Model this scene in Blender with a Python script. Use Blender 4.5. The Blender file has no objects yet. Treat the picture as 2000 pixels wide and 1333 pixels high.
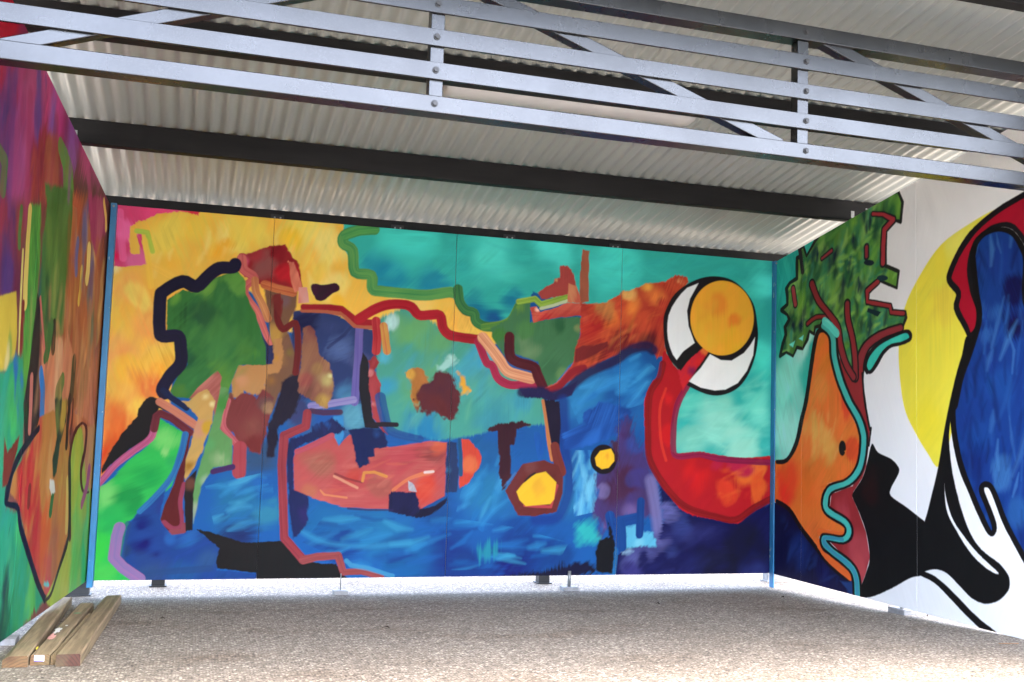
import bpy, bmesh, math, random
import numpy as np
from mathutils import Vector, Matrix

# ------------------------------------------------------------------ scene, camera, light
SC = bpy.context.scene
COL = SC.collection
R = math.radians

cam_d = bpy.data.cameras.new('camera')
cam_d.sensor_width = 36.0
cam_d.lens = 36.623
cam_d.clip_end = 2000.0
cam = bpy.data.objects.new('camera', cam_d)
COL.objects.link(cam)
cam.matrix_world = Matrix(((0.956434, -0.054108, -0.286892, 0.560900), (-0.290354, -0.073693, -0.954077, -6.729200), (0.030481, 0.995812, -0.086193, 1.060000), (0.000000, 0.000000, 0.000000, 1.000000)))
SC.camera = cam

SUN_EL, SUN_AZ = R(70.0), R(150.0)         # azimuth measured from +Y (behind the wall) towards +X
world = bpy.data.worlds.new('World')
SC.world = world
world.use_nodes = True
wn = world.node_tree
sky = wn.nodes.new('ShaderNodeTexSky')
sky.sky_type = 'NISHITA'
sky.sun_disc = False
sky.sun_elevation = SUN_EL
sky.sun_rotation = SUN_AZ
sky.air_density = 1.0
sky.dust_density = 6.0
sky.ozone_density = 1.1
wn.links.new(sky.outputs['Color'], wn.nodes['Background'].inputs['Color'])
wn.nodes['Background'].inputs['Strength'].default_value = 0.15

sun_d = bpy.data.lights.new('sun', 'SUN')
sun_d.energy = 0.5
sun_d.angle = R(20)
sun_d.color = (1.0, 0.97, 0.93)
sun = bpy.data.objects.new('sun', sun_d)
COL.objects.link(sun)
sv = Vector((math.sin(SUN_AZ) * math.cos(SUN_EL), math.cos(SUN_AZ) * math.cos(SUN_EL), math.sin(SUN_EL)))
sun.location = sv * 30
sun.rotation_euler = sv.to_track_quat('Z', 'Y').to_euler()

SC.view_settings.view_transform = 'Standard'
SC.view_settings.look = 'None'
SC.view_settings.gamma = 1.0
SC.view_settings.exposure = 4.2
SC.view_settings.use_curve_mapping = False

# ------------------------------------------------------------------ measures (metres)
W0, PANEL_W = 0.977, 1.2
WALL_W = W0 + 3 * PANEL_W                  # back wall width
ZB, ZT = 0.100, 2.367                      # bottom and top edge of the back wall
AL, AR = -0.1002, 0.0022                   # yaw of the left and right side walls
SLOPE = 0.162                              # rise of the side walls towards the front
RS, RZ = 0.160, 2.491                      # roof: z = RZ - RS * y
SIDE_T = 3.95                              # length of the side walls
DL = Vector((math.sin(AL), -math.cos(AL), 0)); OL = Vector((0, 0, 0)); NL = Vector((math.cos(AL), math.sin(AL), 0))
DR = Vector((math.sin(AR), -math.cos(AR), 0)); OR = Vector((WALL_W, 0, 0)); NR = Vector((-math.cos(AR), -math.sin(AR), 0))
roof_z = lambda y: RZ - RS * y
ground_z = lambda y: 0.0 if y > 0 else (-0.042 * y if y > -4.5 else 0.189)

# ------------------------------------------------------------------ helpers
def tag(o, label=None, cat=None, group=None, kind=None):
    if label: o['label'] = label
    if cat: o['category'] = cat
    if group: o['group'] = group
    if kind: o['kind'] = kind
    return o
def empty(name, loc=(0, 0, 0), label=None, cat=None, group=None):
    o = bpy.data.objects.new(name, None)
    o.empty_display_size = 0.1
    o.location = loc
    COL.objects.link(o)
    return tag(o, label, cat, group)
def obj(name, bm, mats, parent=None, smooth=False):
    me = bpy.data.meshes.new(name)
    bm.normal_update()
    bm.to_mesh(me); bm.free()
    for m in (mats if isinstance(mats, (list, tuple)) else [mats]): me.materials.append(m)
    if smooth:
        for p in me.polygons: p.use_smooth = True
    o = bpy.data.objects.new(name, me)
    COL.objects.link(o)
    if parent is not None:
        o.parent = parent
        par = parent; off = Vector((0, 0, 0))
        while par is not None:
            off += par.location; par = par.parent
        o.location = -off                   # meshes are written in world metres
    return o
def hexa(bm, c, bevel=0.0):
    """box from eight corners: bottom four then top four, counter-clockwise"""
    v = [bm.verts.new(p) for p in c]
    fs = [bm.faces.new([v[i] for i in f]) for f in ((3, 2, 1, 0), (4, 5, 6, 7), (0, 1, 5, 4), (1, 2, 6, 5), (2, 3, 7, 6), (3, 0, 4, 7))]
    if bevel:
        es = list({e for f in fs for e in f.edges})
        bmesh.ops.bevel(bm, geom=es, offset=bevel, segments=2, affect='EDGES', profile=0.5)
    return fs
def box(bm, x0, x1, y0, y1, z0, z1, bevel=0.0):
    return hexa(bm, [(x0, y0, z0), (x1, y0, z0), (x1, y1, z0), (x0, y1, z0), (x0, y0, z1), (x1, y0, z1), (x1, y1, z1), (x0, y1, z1)], bevel)
def bar(bm, a, b, u, v, bevel=0.0):
    """bar from a to b, cross-section spanned by half-vectors u and v"""
    a, b, u, v = Vector(a), Vector(b), Vector(u), Vector(v)
    return hexa(bm, [a - u - v, a + u - v, a + u + v, a - u + v, b - u - v, b + u - v, b + u + v, b - u + v], bevel)
def rod(bm, a, b, r, n=12):
    a, b = Vector(a), Vector(b)
    q = (b - a).normalized().to_track_quat('Z', 'Y')
    r0 = [bm.verts.new(a + q @ Vector((r * math.cos(2 * math.pi * i / n), r * math.sin(2 * math.pi * i / n), 0))) for i in range(n)]
    r1 = [bm.verts.new(b + q @ Vector((r * math.cos(2 * math.pi * i / n), r * math.sin(2 * math.pi * i / n), 0))) for i in range(n)]
    for i in range(n): bm.faces.new((r0[i], r0[(i + 1) % n], r1[(i + 1) % n], r1[i]))
    bm.faces.new(r0[::-1]); bm.faces.new(r1)
def fixnorm(bm): bmesh.ops.recalc_face_normals(bm, faces=bm.faces[:])

# ------------------------------------------------------------------ materials
class NT:
    def __init__(s, name):
        s.m = bpy.data.materials.new(name); s.m.use_nodes = True
        s.t = s.m.node_tree; s.b = s.t.nodes['Principled BSDF']
    def n(s, typ, **k):
        nd = s.t.nodes.new(typ)
        for a, b in k.items():
            if a in nd.inputs: nd.inputs[a].default_value = b
            else: setattr(nd, a, b)
        return nd
    def l(s, a, b): s.t.links.new(a, b)
    def coord(s, kind='Object', scale=(1, 1, 1)):
        c = s.n('ShaderNodeTexCoord'); mp = s.n('ShaderNodeMapping'); mp.inputs['Scale'].default_value = scale
        s.l(c.outputs[kind], mp.inputs['Vector']); return mp.outputs['Vector']
    def noise(s, vec, scale, detail=4, rough=0.55):
        nd = s.n('ShaderNodeTexNoise'); nd.inputs['Scale'].default_value = scale; nd.inputs['Detail'].default_value = detail; nd.inputs['Roughness'].default_value = rough
        s.l(vec, nd.inputs['Vector']); return nd
    def ramp(s, fac, stops, interp='LINEAR'):
        r = s.n('ShaderNodeValToRGB'); r.color_ramp.interpolation = interp
        els = r.color_ramp.elements
        while len(els) < len(stops): els.new(0.5)
        for e, (p, c) in zip(els, stops): e.position = p; e.color = (*c, 1) if len(c) == 3 else c
        s.l(fac, r.inputs['Fac']); return r.outputs['Color']
    def mix(s, a, b, fac, mode='MIX'):
        m = s.n('ShaderNodeMix', data_type='RGBA', blend_type=mode)
        for sock, v in ((m.inputs[0], fac), (m.inputs[6], a), (m.inputs[7], b)):
            if isinstance(v, bpy.types.NodeSocket): s.l(v, sock)
            else: sock.default_value = v if isinstance(v, (int, float)) else (*v, 1)
        return m.outputs[2]
    def bump(s, height, strength, dist=0.002):
        b = s.n('ShaderNodeBump'); b.inputs['Strength'].default_value = strength; b.inputs['Distance'].default_value = dist
        s.l(height, b.inputs['Height']); s.l(b.outputs['Normal'], s.b.inputs['Normal']); return b
    def set(s, **k):
        for a, b in k.items():
            sock = s.b.inputs[a.replace('_', ' ')]
            if isinstance(b, bpy.types.NodeSocket): s.l(b, sock)
            else: sock.default_value = (*b, 1) if isinstance(b, tuple) else b
        return s.m

def mat_plain(name, c, rough=0.6, metal=0.0, var=0.12, scale=9, bump=0.0, bscale=60):
    t = NT(name); v = t.coord()
    n = t.noise(v, scale, 5)
    d = tuple(x * (1 - var) for x in c); e = tuple(min(1, x * (1 + var)) for x in c)
    col = t.ramp(n.outputs['Fac'], [(0.3, d), (0.7, e)])
    if bump:
        nb = t.noise(v, bscale, 3); t.bump(nb.outputs['Fac'], bump)
    return t.set(Base_Color=col, Roughness=rough, Metallic=metal)

M = {}
# roofing: off-white coated steel
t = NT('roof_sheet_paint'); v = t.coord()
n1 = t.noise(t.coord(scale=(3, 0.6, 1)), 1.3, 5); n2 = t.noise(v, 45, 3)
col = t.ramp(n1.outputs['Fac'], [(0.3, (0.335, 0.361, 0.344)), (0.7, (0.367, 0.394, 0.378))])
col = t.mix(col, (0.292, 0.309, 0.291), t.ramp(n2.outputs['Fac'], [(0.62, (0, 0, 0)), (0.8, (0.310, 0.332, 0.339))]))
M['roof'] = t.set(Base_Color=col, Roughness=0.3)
# charcoal purlins
t = NT('charcoal_purlin_paint'); v = t.coord(scale=(0.4, 3, 3))
n1 = t.noise(v, 6, 6)
col = t.ramp(n1.outputs['Fac'], [(0.3, (0.0145, 0.0145, 0.015)), (0.7, (0.022, 0.0217, 0.022))])
t.b.inputs['Specular IOR Level'].default_value = 0.075
M['purlin'] = t.set(Base_Color=col, Roughness=0.5)
# metallic truss paint, orange-peel texture
t = NT('metallic_truss_paint'); v = t.coord()
n1 = t.noise(v, 480, 2, 0.6); n2 = t.noise(v, 3.0, 5); n3 = t.noise(v, 260, 2, 0.7); n4 = t.noise(v, 4, 5)
col = t.ramp(n2.outputs['Fac'], [(0.3, (0.060, 0.061, 0.064)), (0.7, (0.074, 0.075, 0.078))])
col = t.mix(col, (0.125, 0.127, 0.132), t.ramp(n3.outputs['Fac'], [(0.5, (0, 0, 0)), (0.75, (0.32, 0.32, 0.32))]))
t.bump(n1.outputs['Fac'], 0.35, 0.001)
M['truss'] = t.set(Base_Color=col, Roughness=t.ramp(n4.outputs['Fac'], [(0.3, (0.24, 0.24, 0.24)), (0.7, (0.31, 0.31, 0.31))]), Metallic=0.95)
M['bolt'] = mat_plain('zinc_bolt', (0.05, 0.05, 0.052), 0.5, 0.5, 0.2, 90)
M['zinc'] = mat_plain('galvanised_plate', (0.26, 0.27, 0.27), 0.5, 0.5, 0.2, 40)
M['dark_steel'] = mat_plain('dark_painted_steel', (0.018, 0.018, 0.020), 0.5, 0, 0.3, 12, 0.1)
M['black'] = mat_plain('black_bracket_paint', (0.012, 0.012, 0.013), 0.5, 0, 0.2, 20)
M['grey_pad'] = mat_plain('grey_pad', (0.24, 0.24, 0.245), 0.7, 0, 0.25, 30, 0.2)
M['edge'] = mat_plain('panel_edge', (0.55, 0.55, 0.54), 0.6, 0, 0.1, 20)
M['stud'] = mat_plain('grey_stud', (0.22, 0.22, 0.22), 0.6, 0, 0.1, 20)
M['diffuser'] = mat_plain('opal_diffuser', (0.50, 0.50, 0.50), 0.35, 0, 0.03, 4)
M['white_paint'] = mat_plain('white_housing', (0.52, 0.52, 0.51), 0.45, 0, 0.05, 8)
# blue corner posts with chipped paint
t = NT('blue_post_paint'); v = t.coord(scale=(1, 1, 0.35))
n1 = t.noise(v, 14, 6); n2 = t.noise(v, 40, 4)
col = t.ramp(n1.outputs['Fac'], [(0.3, (0.022, 0.14, 0.32)), (0.7, (0.030, 0.22, 0.45))])
col = t.mix(col, (0.45, 0.50, 0.45), t.ramp(n2.outputs['Fac'], [(0.66, (0, 0, 0)), (0.70, (0.8, 0.8, 0.8))]))
M['blue'] = t.set(Base_Color=col, Roughness=0.5)
# ground: exposed aggregate
t = NT('exposed_aggregate'); v = t.coord()
def pebbles(scale, cols):
    vo = t.n('ShaderNodeTexVoronoi'); vo.inputs['Scale'].default_value = scale; t.l(v, vo.inputs['Vector'])
    sp = t.n('ShaderNodeSeparateColor'); t.l(vo.outputs['Color'], sp.inputs[0])
    return vo, sp, t.ramp(sp.outputs[0], cols)
vo, sep, peb = pebbles(80, [(0.0, (0.033, 0.025, 0.018)), (0.13, (0.083, 0.065, 0.049)), (0.34, (0.178, 0.149, 0.116)), (0.56, (0.144, 0.127, 0.106)), (0.78, (0.274, 0.238, 0.190)), (1.0, (0.522, 0.473, 0.387))])
vo2, sep2, peb2 = pebbles(150, [(0.0, (0.048, 0.037, 0.029)), (0.4, (0.144, 0.120, 0.092)), (0.75, (0.213, 0.184, 0.146)), (1.0, (0.348, 0.310, 0.249))])
gap = t.ramp(vo.outputs['Distance'], [(0.42, (0, 0, 0)), (0.60, (1, 1, 1))])
col = t.mix(peb, peb2, gap)
big = t.noise(v, 0.9, 6, 0.62)
col = t.mix(col, (0.80, 0.76, 0.71), t.ramp(big.outputs['Fac'], [(0.40, (0, 0, 0)), (0.75, (0.7, 0.7, 0.7))]), 'MULTIPLY')
st = t.noise(t.coord(scale=(0.6, 1.5, 1)), 2.3, 5, 0.65)
col = t.mix(col, (0.60, 0.50, 0.42), t.ramp(st.outputs['Fac'], [(0.54, (0, 0, 0)), (0.70, (0.75, 0.75, 0.75))]), 'MULTIPLY')
sub = t.n('ShaderNodeMath', operation='SUBTRACT'); sub.inputs[0].default_value = 1.0; t.l(vo.outputs['Distance'], sub.inputs[1])
t.bump(sub.outputs[0], 0.8, 0.006)
M['ground'] = t.set(Base_Color=col, Roughness=0.8)
M['low_bounce'] = mat_plain('low_bounce_ground', (0.105, 0.103, 0.10), 0.85, 0, 0.25, 30, 0.3, 150)  # for the added front ground; dark to weaken bounced light
# timber
def wood(name, base, dark, end=False):
    t = NT(name); v = t.coord(scale=(14, 0.55, 14) if not end else (1, 1, 1))
    n = t.noise(v, 5, 6, 0.6)
    col = t.ramp(n.outputs['Fac'], [(0.3, dark), (0.5, base), (0.72, tuple(min(1, x * 1.3) for x in base))])
    w = t.n('ShaderNodeTexWave', wave_type='RINGS', rings_direction='Y'); w.inputs['Scale'].default_value = 26 if end else 7; w.inputs['Distortion'].default_value = 2.5
    w.inputs['Detail'].default_value = 3
    t.l(t.coord(scale=(1, 0.03, 1)), w.inputs['Vector'])
    col = t.mix(col, dark, t.ramp(w.outputs['Fac'], [(0.55, (0, 0, 0)), (0.95, (0.6, 0.6, 0.6))]))
    g = t.noise(t.coord(), 7, 4)
    col = t.mix(col, (0.16, 0.15, 0.075), t.ramp(g.outputs['Fac'], [(0.5, (0, 0, 0)), (0.75, (0.45, 0.45, 0.45))]))
    t.bump(n.outputs['Fac'], 0.25, 0.002)
    return t.set(Base_Color=col, Roughness=0.75)
M['wood'] = wood('weathered_treated_pine', (0.235, 0.170, 0.094), (0.125, 0.084, 0.044))
M['wood_end'] = wood('timber_end_grain', (0.155, 0.082, 0.034), (0.070, 0.034, 0.015), True)
M['wood_red'] = wood('red_stained_timber_end', (0.062, 0.022, 0.013), (0.032, 0.012, 0.008), True)
M['paper'] = mat_plain('paper_label', (0.78, 0.78, 0.80), 0.6, 0, 0.03, 30)
M['ink'] = mat_plain('violet_ink', (0.10, 0.06, 0.42), 0.6, 0, 0.1, 30)
M['leaf'] = mat_plain('dry_leaf', (0.05, 0.03, 0.018), 0.7, 0, 0.4, 60)
M['stick'] = mat_plain('dry_stick', (0.26, 0.14, 0.07), 0.7, 0, 0.3, 60)
M['blob_pink'] = mat_plain('pink_paint_spill', (0.62, 0.30, 0.26), 0.5, 0, 0.1, 30)
M['blob_green'] = mat_plain('green_paint_spill', (0.05, 0.32, 0.14), 0.5, 0, 0.1, 30)
M['blob_white'] = mat_plain('white_paint_spill', (0.66, 0.64, 0.60), 0.5, 0, 0.1, 30)
M['blob_yellow'] = mat_plain('yellow_paint_spill', (0.72, 0.55, 0.06), 0.5, 0, 0.1, 30)

# ------------------------------------------------------------------ ground
def sheet(name, xs, ys, mat, dz=0.0):
    bm = bmesh.new()
    gv = [[bm.verts.new((x, y, ground_z(y) + dz)) for x in xs] for y in ys]
    for j in range(len(ys) - 1):
        for i in range(len(xs) - 1): bm.faces.new((gv[j][i], gv[j][i + 1], gv[j + 1][i + 1], gv[j + 1][i]))
    return tag(obj(name, bm, mat), kind='structure')
XS = [-300, -60, -12, -4, 0, 2.3, 4.6, 9, 16, 60, 300]
sheet('ground', XS, [-4.9, -4.5] + [-4.5 + 0.25 * i for i in range(1, 19)] + [0.5, 2, 6, 20, 60, 300], M['ground'])
sheet('unseen_dark_ground', XS, [-300, -60, -20, -12, -8, -6, -4.9], M['low_bounce'])  # dark ground added out of view to cut bounce onto roof and upper walls

# ------------------------------------------------------------------ mural painting (brush work laid down in wall metres)
RES = 360
class Canvas:
    def __init__(s, t0, t1, z0, z1, seed, tall=1.0):
        s.tall = tall; s.dry = 0.5 if tall > 1 or seed == 3 else 0.15
        s.t0, s.t1, s.z0, s.z1 = t0, t1, z0, z1
        s.w = int((t1 - t0) * RES); s.h = int((z1 - z0) * RES)
        s.a = np.zeros((s.h, s.w, 3), np.float32)
        s.rng = np.random.default_rng(seed)
        fy = np.fft.fftfreq(s.h)[:, None]; fx = np.fft.rfftfreq(s.w)[None, :]
        def field(lx, ly, ang, p=0.0):
            n = np.fft.rfft2(s.rng.standard_normal((s.h, s.w)))
            c, q = math.cos(ang), math.sin(ang)
            u = fx * c + fy * q; v = fy * c - fx * q
            g = np.exp(-2 * (math.pi ** 2) * ((u * lx) ** 2 + (v * ly) ** 2))
            f = np.fft.irfft2(n * g, s=(s.h, s.w)); return (f / f.std()).astype(np.float32)
        s.angs = [0, 22, 45, 67, 90]
        def brush(lx, ly, a):
            m = np.clip(0.5 + 0.9 * field(45, 45, 0), 0, 1); m2 = np.clip(0.5 + 1.1 * field(30, 30, 0), 0, 1)
            f = m * field(lx, ly, R(a + 24)) + (1 - m) * field(lx * 0.8, ly * 1.2, R(a - 20))
            f = f * (0.35 + 0.9 * m2)
            return f / f.std()
        s.fine = [0.6 * brush(20, 0.9, a) + 0.7 * brush(28, 2.6, a) for a in s.angs]
        s.mid = [brush(26, 9, a) for a in s.angs]
        s.edge = 0.25 * field(2.5, 2.5, 0) + 0.5 * field(11, 11, 0)
        s.wet = field(16, 16, 0)
    def px(s, p):
        p = np.asarray(p, np.float32) / 1000.0
        q = p.copy(); q[:, 0] = (p[:, 0] - s.t0) * RES; q[:, 1] = (p[:, 1] - s.z0) * RES
        return q
    def pick(s, ang):
        a = ang % 180
        if a > 90: a = 180 - a
        return min(range(5), key=lambda i: abs(s.angs[i] - a))
    def clip(s, x0, x1, y0, y1):
        return max(0, int(x0)), min(s.w, int(x1) + 1), max(0, int(y0)), min(s.h, int(y1) + 1)
    def lay(s, sl, alpha, col, c2, amp, ang, spots=()):
        k = s.pick(ang)
        fine, mid = s.fine[k][sl], s.mid[k][sl]
        c = np.broadcast_to(np.asarray(col, np.float32), alpha.shape + (3,)).copy()
        if spots:
            Y, X = np.mgrid[sl[0].start:sl[0].stop, sl[1].start:sl[1].stop].astype(np.float32)
            wet = s.wet[sl]
            for (sx, sy, sr, sc) in spots:
                q = s.px([(sx, sy)])[0]; r = max(2.0, sr / 1000.0 * RES)
                d = np.sqrt((X - q[0]) ** 2 + ((Y - q[1]) / s.tall) ** 2) / r
                kf = min(1.0, max(0.3, 26.0 / r)); d = d + kf * (0.26 * wet + 0.24 * mid + 0.12 * fine)
                wgt = np.clip(1.30 - d, 0, 1); wgt = wgt * wgt * (3 - 2 * wgt)
                c += (np.asarray(sc, np.float32) - c) * wgt[..., None]
        if c2 is not None:
            m = np.clip(0.5 + 0.40 * mid + 0.22 * fine, 0, 1)[..., None]
            c += (np.asarray(c2, np.float32) - np.asarray(col, np.float32)) * m * (0.55 if spots else 1.0)
        c *= np.clip(1 + amp * (0.55 * fine + 0.5 * mid), 0.3, 1.9)[..., None]
        a = s.a[sl]
        a += (np.clip(c, 0.008, 0.87) - a) * alpha[..., None]
    def poly(s, pts, col, soft=3, jit=0, ang=60, amp=0.06, c2=None, spots=(), al=1.0):
        p = s.px(pts); soft = max(0.7, soft / 1000 * RES); jit = jit / 1000 * RES
        pad = 3 * soft + 2 * jit + 2
        x0, x1, y0, y1 = s.clip(p[:, 0].min() - pad, p[:, 0].max() + pad, p[:, 1].min() - pad, p[:, 1].max() + pad)
        if x1 <= x0 or y1 <= y0: return
        Y, X = np.mgrid[y0:y1, x0:x1].astype(np.float32)
        inside = np.zeros(X.shape, bool); d2 = np.full(X.shape, 1e9, np.float32)
        n = len(p)
        for i in range(n):
            ax, ay = p[i]; bx, by = p[(i + 1) % n]
            ex, ey = bx - ax, by - ay; L = ex * ex + ey * ey
            if L < 1e-9: continue
            t = np.clip(((X - ax) * ex + (Y - ay) * ey) / L, 0, 1)
            d2 = np.minimum(d2, (X - ax - t * ex) ** 2 + (Y - ay - t * ey) ** 2)
            if ay != by:
                c = (ay > Y) != (by > Y)
                inside ^= c & (X < ex * (Y - ay) / (by - ay) + ax)
        sd = np.sqrt(d2) * np.where(inside, 1, -1)
        sl = (slice(y0, y1), slice(x0, x1))
        if amp >= 0.045: sd = sd + s.dry * soft * s.fine[s.pick(ang)][sl]
        if jit: sd = sd + jit * s.edge[sl]
        alpha = np.clip(sd / (2 * soft) + 0.5, 0, 1) * al
        s.lay(sl, alpha, col, c2, amp, ang, spots)
    def stroke(s, pts, wid, col, soft=2.5, c2=None, al=1.0, amp=0.06, mask=None):
        p = s.px(pts); w = np.asarray(wid, np.float32) / 1000 * RES / 2; soft = max(0.7, soft / 1000 * RES)
        pad = w.max() + soft + 2
        x0, x1, y0, y1 = s.clip(p[:, 0].min() - pad, p[:, 0].max() + pad, p[:, 1].min() - pad, p[:, 1].max() + pad)
        if x1 <= x0 or y1 <= y0: return
        Y, X = np.mgrid[y0:y1, x0:x1].astype(np.float32)
        best = np.full(X.shape, 1e9, np.float32); off = np.zeros(X.shape, np.float32); arc = np.zeros(X.shape, np.float32); run = 0.0
        for i in range(len(p) - 1):
            ax, ay = p[i]; bx, by = p[i + 1]; ex, ey = bx - ax, by - ay; L = math.hypot(ex, ey)
            if L < 1e-6: continue
            t = np.clip(((X - ax) * ex + (Y - ay) * ey) / (L * L), 0, 1)
            d = np.sqrt((X - ax - t * ex) ** 2 + (Y - ay - t * ey) ** 2)
            ww = w[i] + (w[i + 1] - w[i]) * t
            sd = d - ww
            m = sd < best
            best = np.where(m, sd, best)
            sg = ((X - ax) * ey - (Y - ay) * ex) / L / np.maximum(ww, 1)
            off = np.where(m, sg, off); arc = np.where(m, run + t * L, arc); run += L
        sl = (slice(y0, y1), slice(x0, x1))
        alpha = np.clip((-best + 0.5 * s.edge[sl]) / (2 * soft) + 0.5, 0, 1)
        if mask is not None: alpha = alpha * mask[sl]
        # bristles run along the stroke
        ph = s.rng.uniform(0, 6.28, 4)
        br = 0.5 * np.sin(off * 5 + ph[0] + arc * 0.02) + 0.35 * np.sin(off * 11 + ph[1] + arc * 0.013) + 0.3 * np.sin(off * 19 + ph[2] - arc * 0.01)
        c = np.broadcast_to(np.asarray(col, np.float32), alpha.shape + (3,)).copy()
        if c2 is not None:
            c += (np.asarray(c2, np.float32) - c) * np.clip(0.45 + 0.55 * br + 0.15 * s.wet[sl], 0, 1)[..., None]
        c *= np.clip(1 + amp * br, 0.4, 1.7)[..., None]
        a = s.a[sl]; a += (np.clip(c, 0.008, 0.87) - a) * (alpha * al)[..., None]
    def dabs(s, pts, cols, n, ln, wd, ang, al=0.6, soften=False):
        p = np.asarray(pts, np.float32); lo, hi = p.min(0), p.max(0)
        pp = s.px(pts); x0, x1, y0, y1 = s.clip(pp[:, 0].min(), pp[:, 0].max(), pp[:, 1].min(), pp[:, 1].max())
        mask = np.zeros((s.h, s.w), np.float32); Y, X = np.mgrid[y0:y1, x0:x1].astype(np.float32); ins = np.zeros(X.shape, bool)
        for i in range(len(pp)):
            ax, ay = pp[i]; bx, by = pp[(i + 1) % len(pp)]
            if ay != by: ins ^= ((ay > Y) != (by > Y)) & (X < (bx - ax) * (Y - ay) / (by - ay) + ax)
        mask[y0:y1, x0:x1] = ins
        if soften:
            for ax in (0, 1):
                for _ in range(3): mask = (np.roll(mask, 6, ax) + mask + np.roll(mask, -6, ax)) / 3
        k = 0; tries = 0
        while k < n and tries < n * 30:
            tries += 1
            q = s.rng.uniform(lo, hi); ins = False
            for i in range(len(p)):
                a, b = p[i], p[(i + 1) % len(p)]
                if (a[1] > q[1]) != (b[1] > q[1]) and q[0] < (b[0] - a[0]) * (q[1] - a[1]) / (b[1] - a[1]) + a[0]: ins = not ins
            if not ins: continue
            k += 1
            th = R(ang + s.rng.normal(0, 13)); L = ln * s.rng.uniform(0.5, 1.3) / 2; w = wd * s.rng.uniform(0.6, 1.35)
            d = np.array([math.cos(th), math.sin(th)]) * L; bend = np.array([-d[1], d[0]]) * s.rng.normal(0, 0.12)
            c = cols[int(s.rng.integers(len(cols)))]
            s.stroke([q - d, q + bend, q + d], [w * 0.5, w, w * 0.3], c, soft=max(4, 0.32 * w), c2=[x * 1.12 for x in c], al=min(1.0, al * 0.75 * s.rng.uniform(0.5, 1.15)), mask=mask)
    def image(s, name):
        im = bpy.data.images.new(name, s.w, s.h, alpha=False, float_buffer=False)
        im.colorspace_settings.name = 'sRGB'
        a = np.clip(s.a, 0, 1)
        a = np.where(a <= 0.0031308, a * 12.92, 1.055 * np.power(np.maximum(a, 1e-6), 1 / 2.4) - 0.055)
        buf = np.ones((s.h, s.w, 4), np.float32); buf[..., :3] = a
        im.pixels.foreach_set(buf.ravel()); im.update(); im.pack()
        return im

def smooth(pts, closed):
    out = []; n = len(pts)
    for i in range(n if closed else n - 1):
        if closed: p0, p1, p2, p3 = (pts[(i + k - 1) % n] for k in range(4))
        else: p0, p1, p2, p3 = pts[max(i - 1, 0)], pts[i], pts[i + 1], pts[min(i + 2, n - 1)]
        for k in range(4):
            t = k / 4
            out.append([0.5 * (2 * b + (c - a) * t + (2 * a - 5 * b + 4 * c - d) * t * t + (3 * b - a - 3 * c + d) * t ** 3) for a, b, c, d in zip(p0, p1, p2, p3)])
    if not closed: out.append(list(pts[-1]))
    return out

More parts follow.
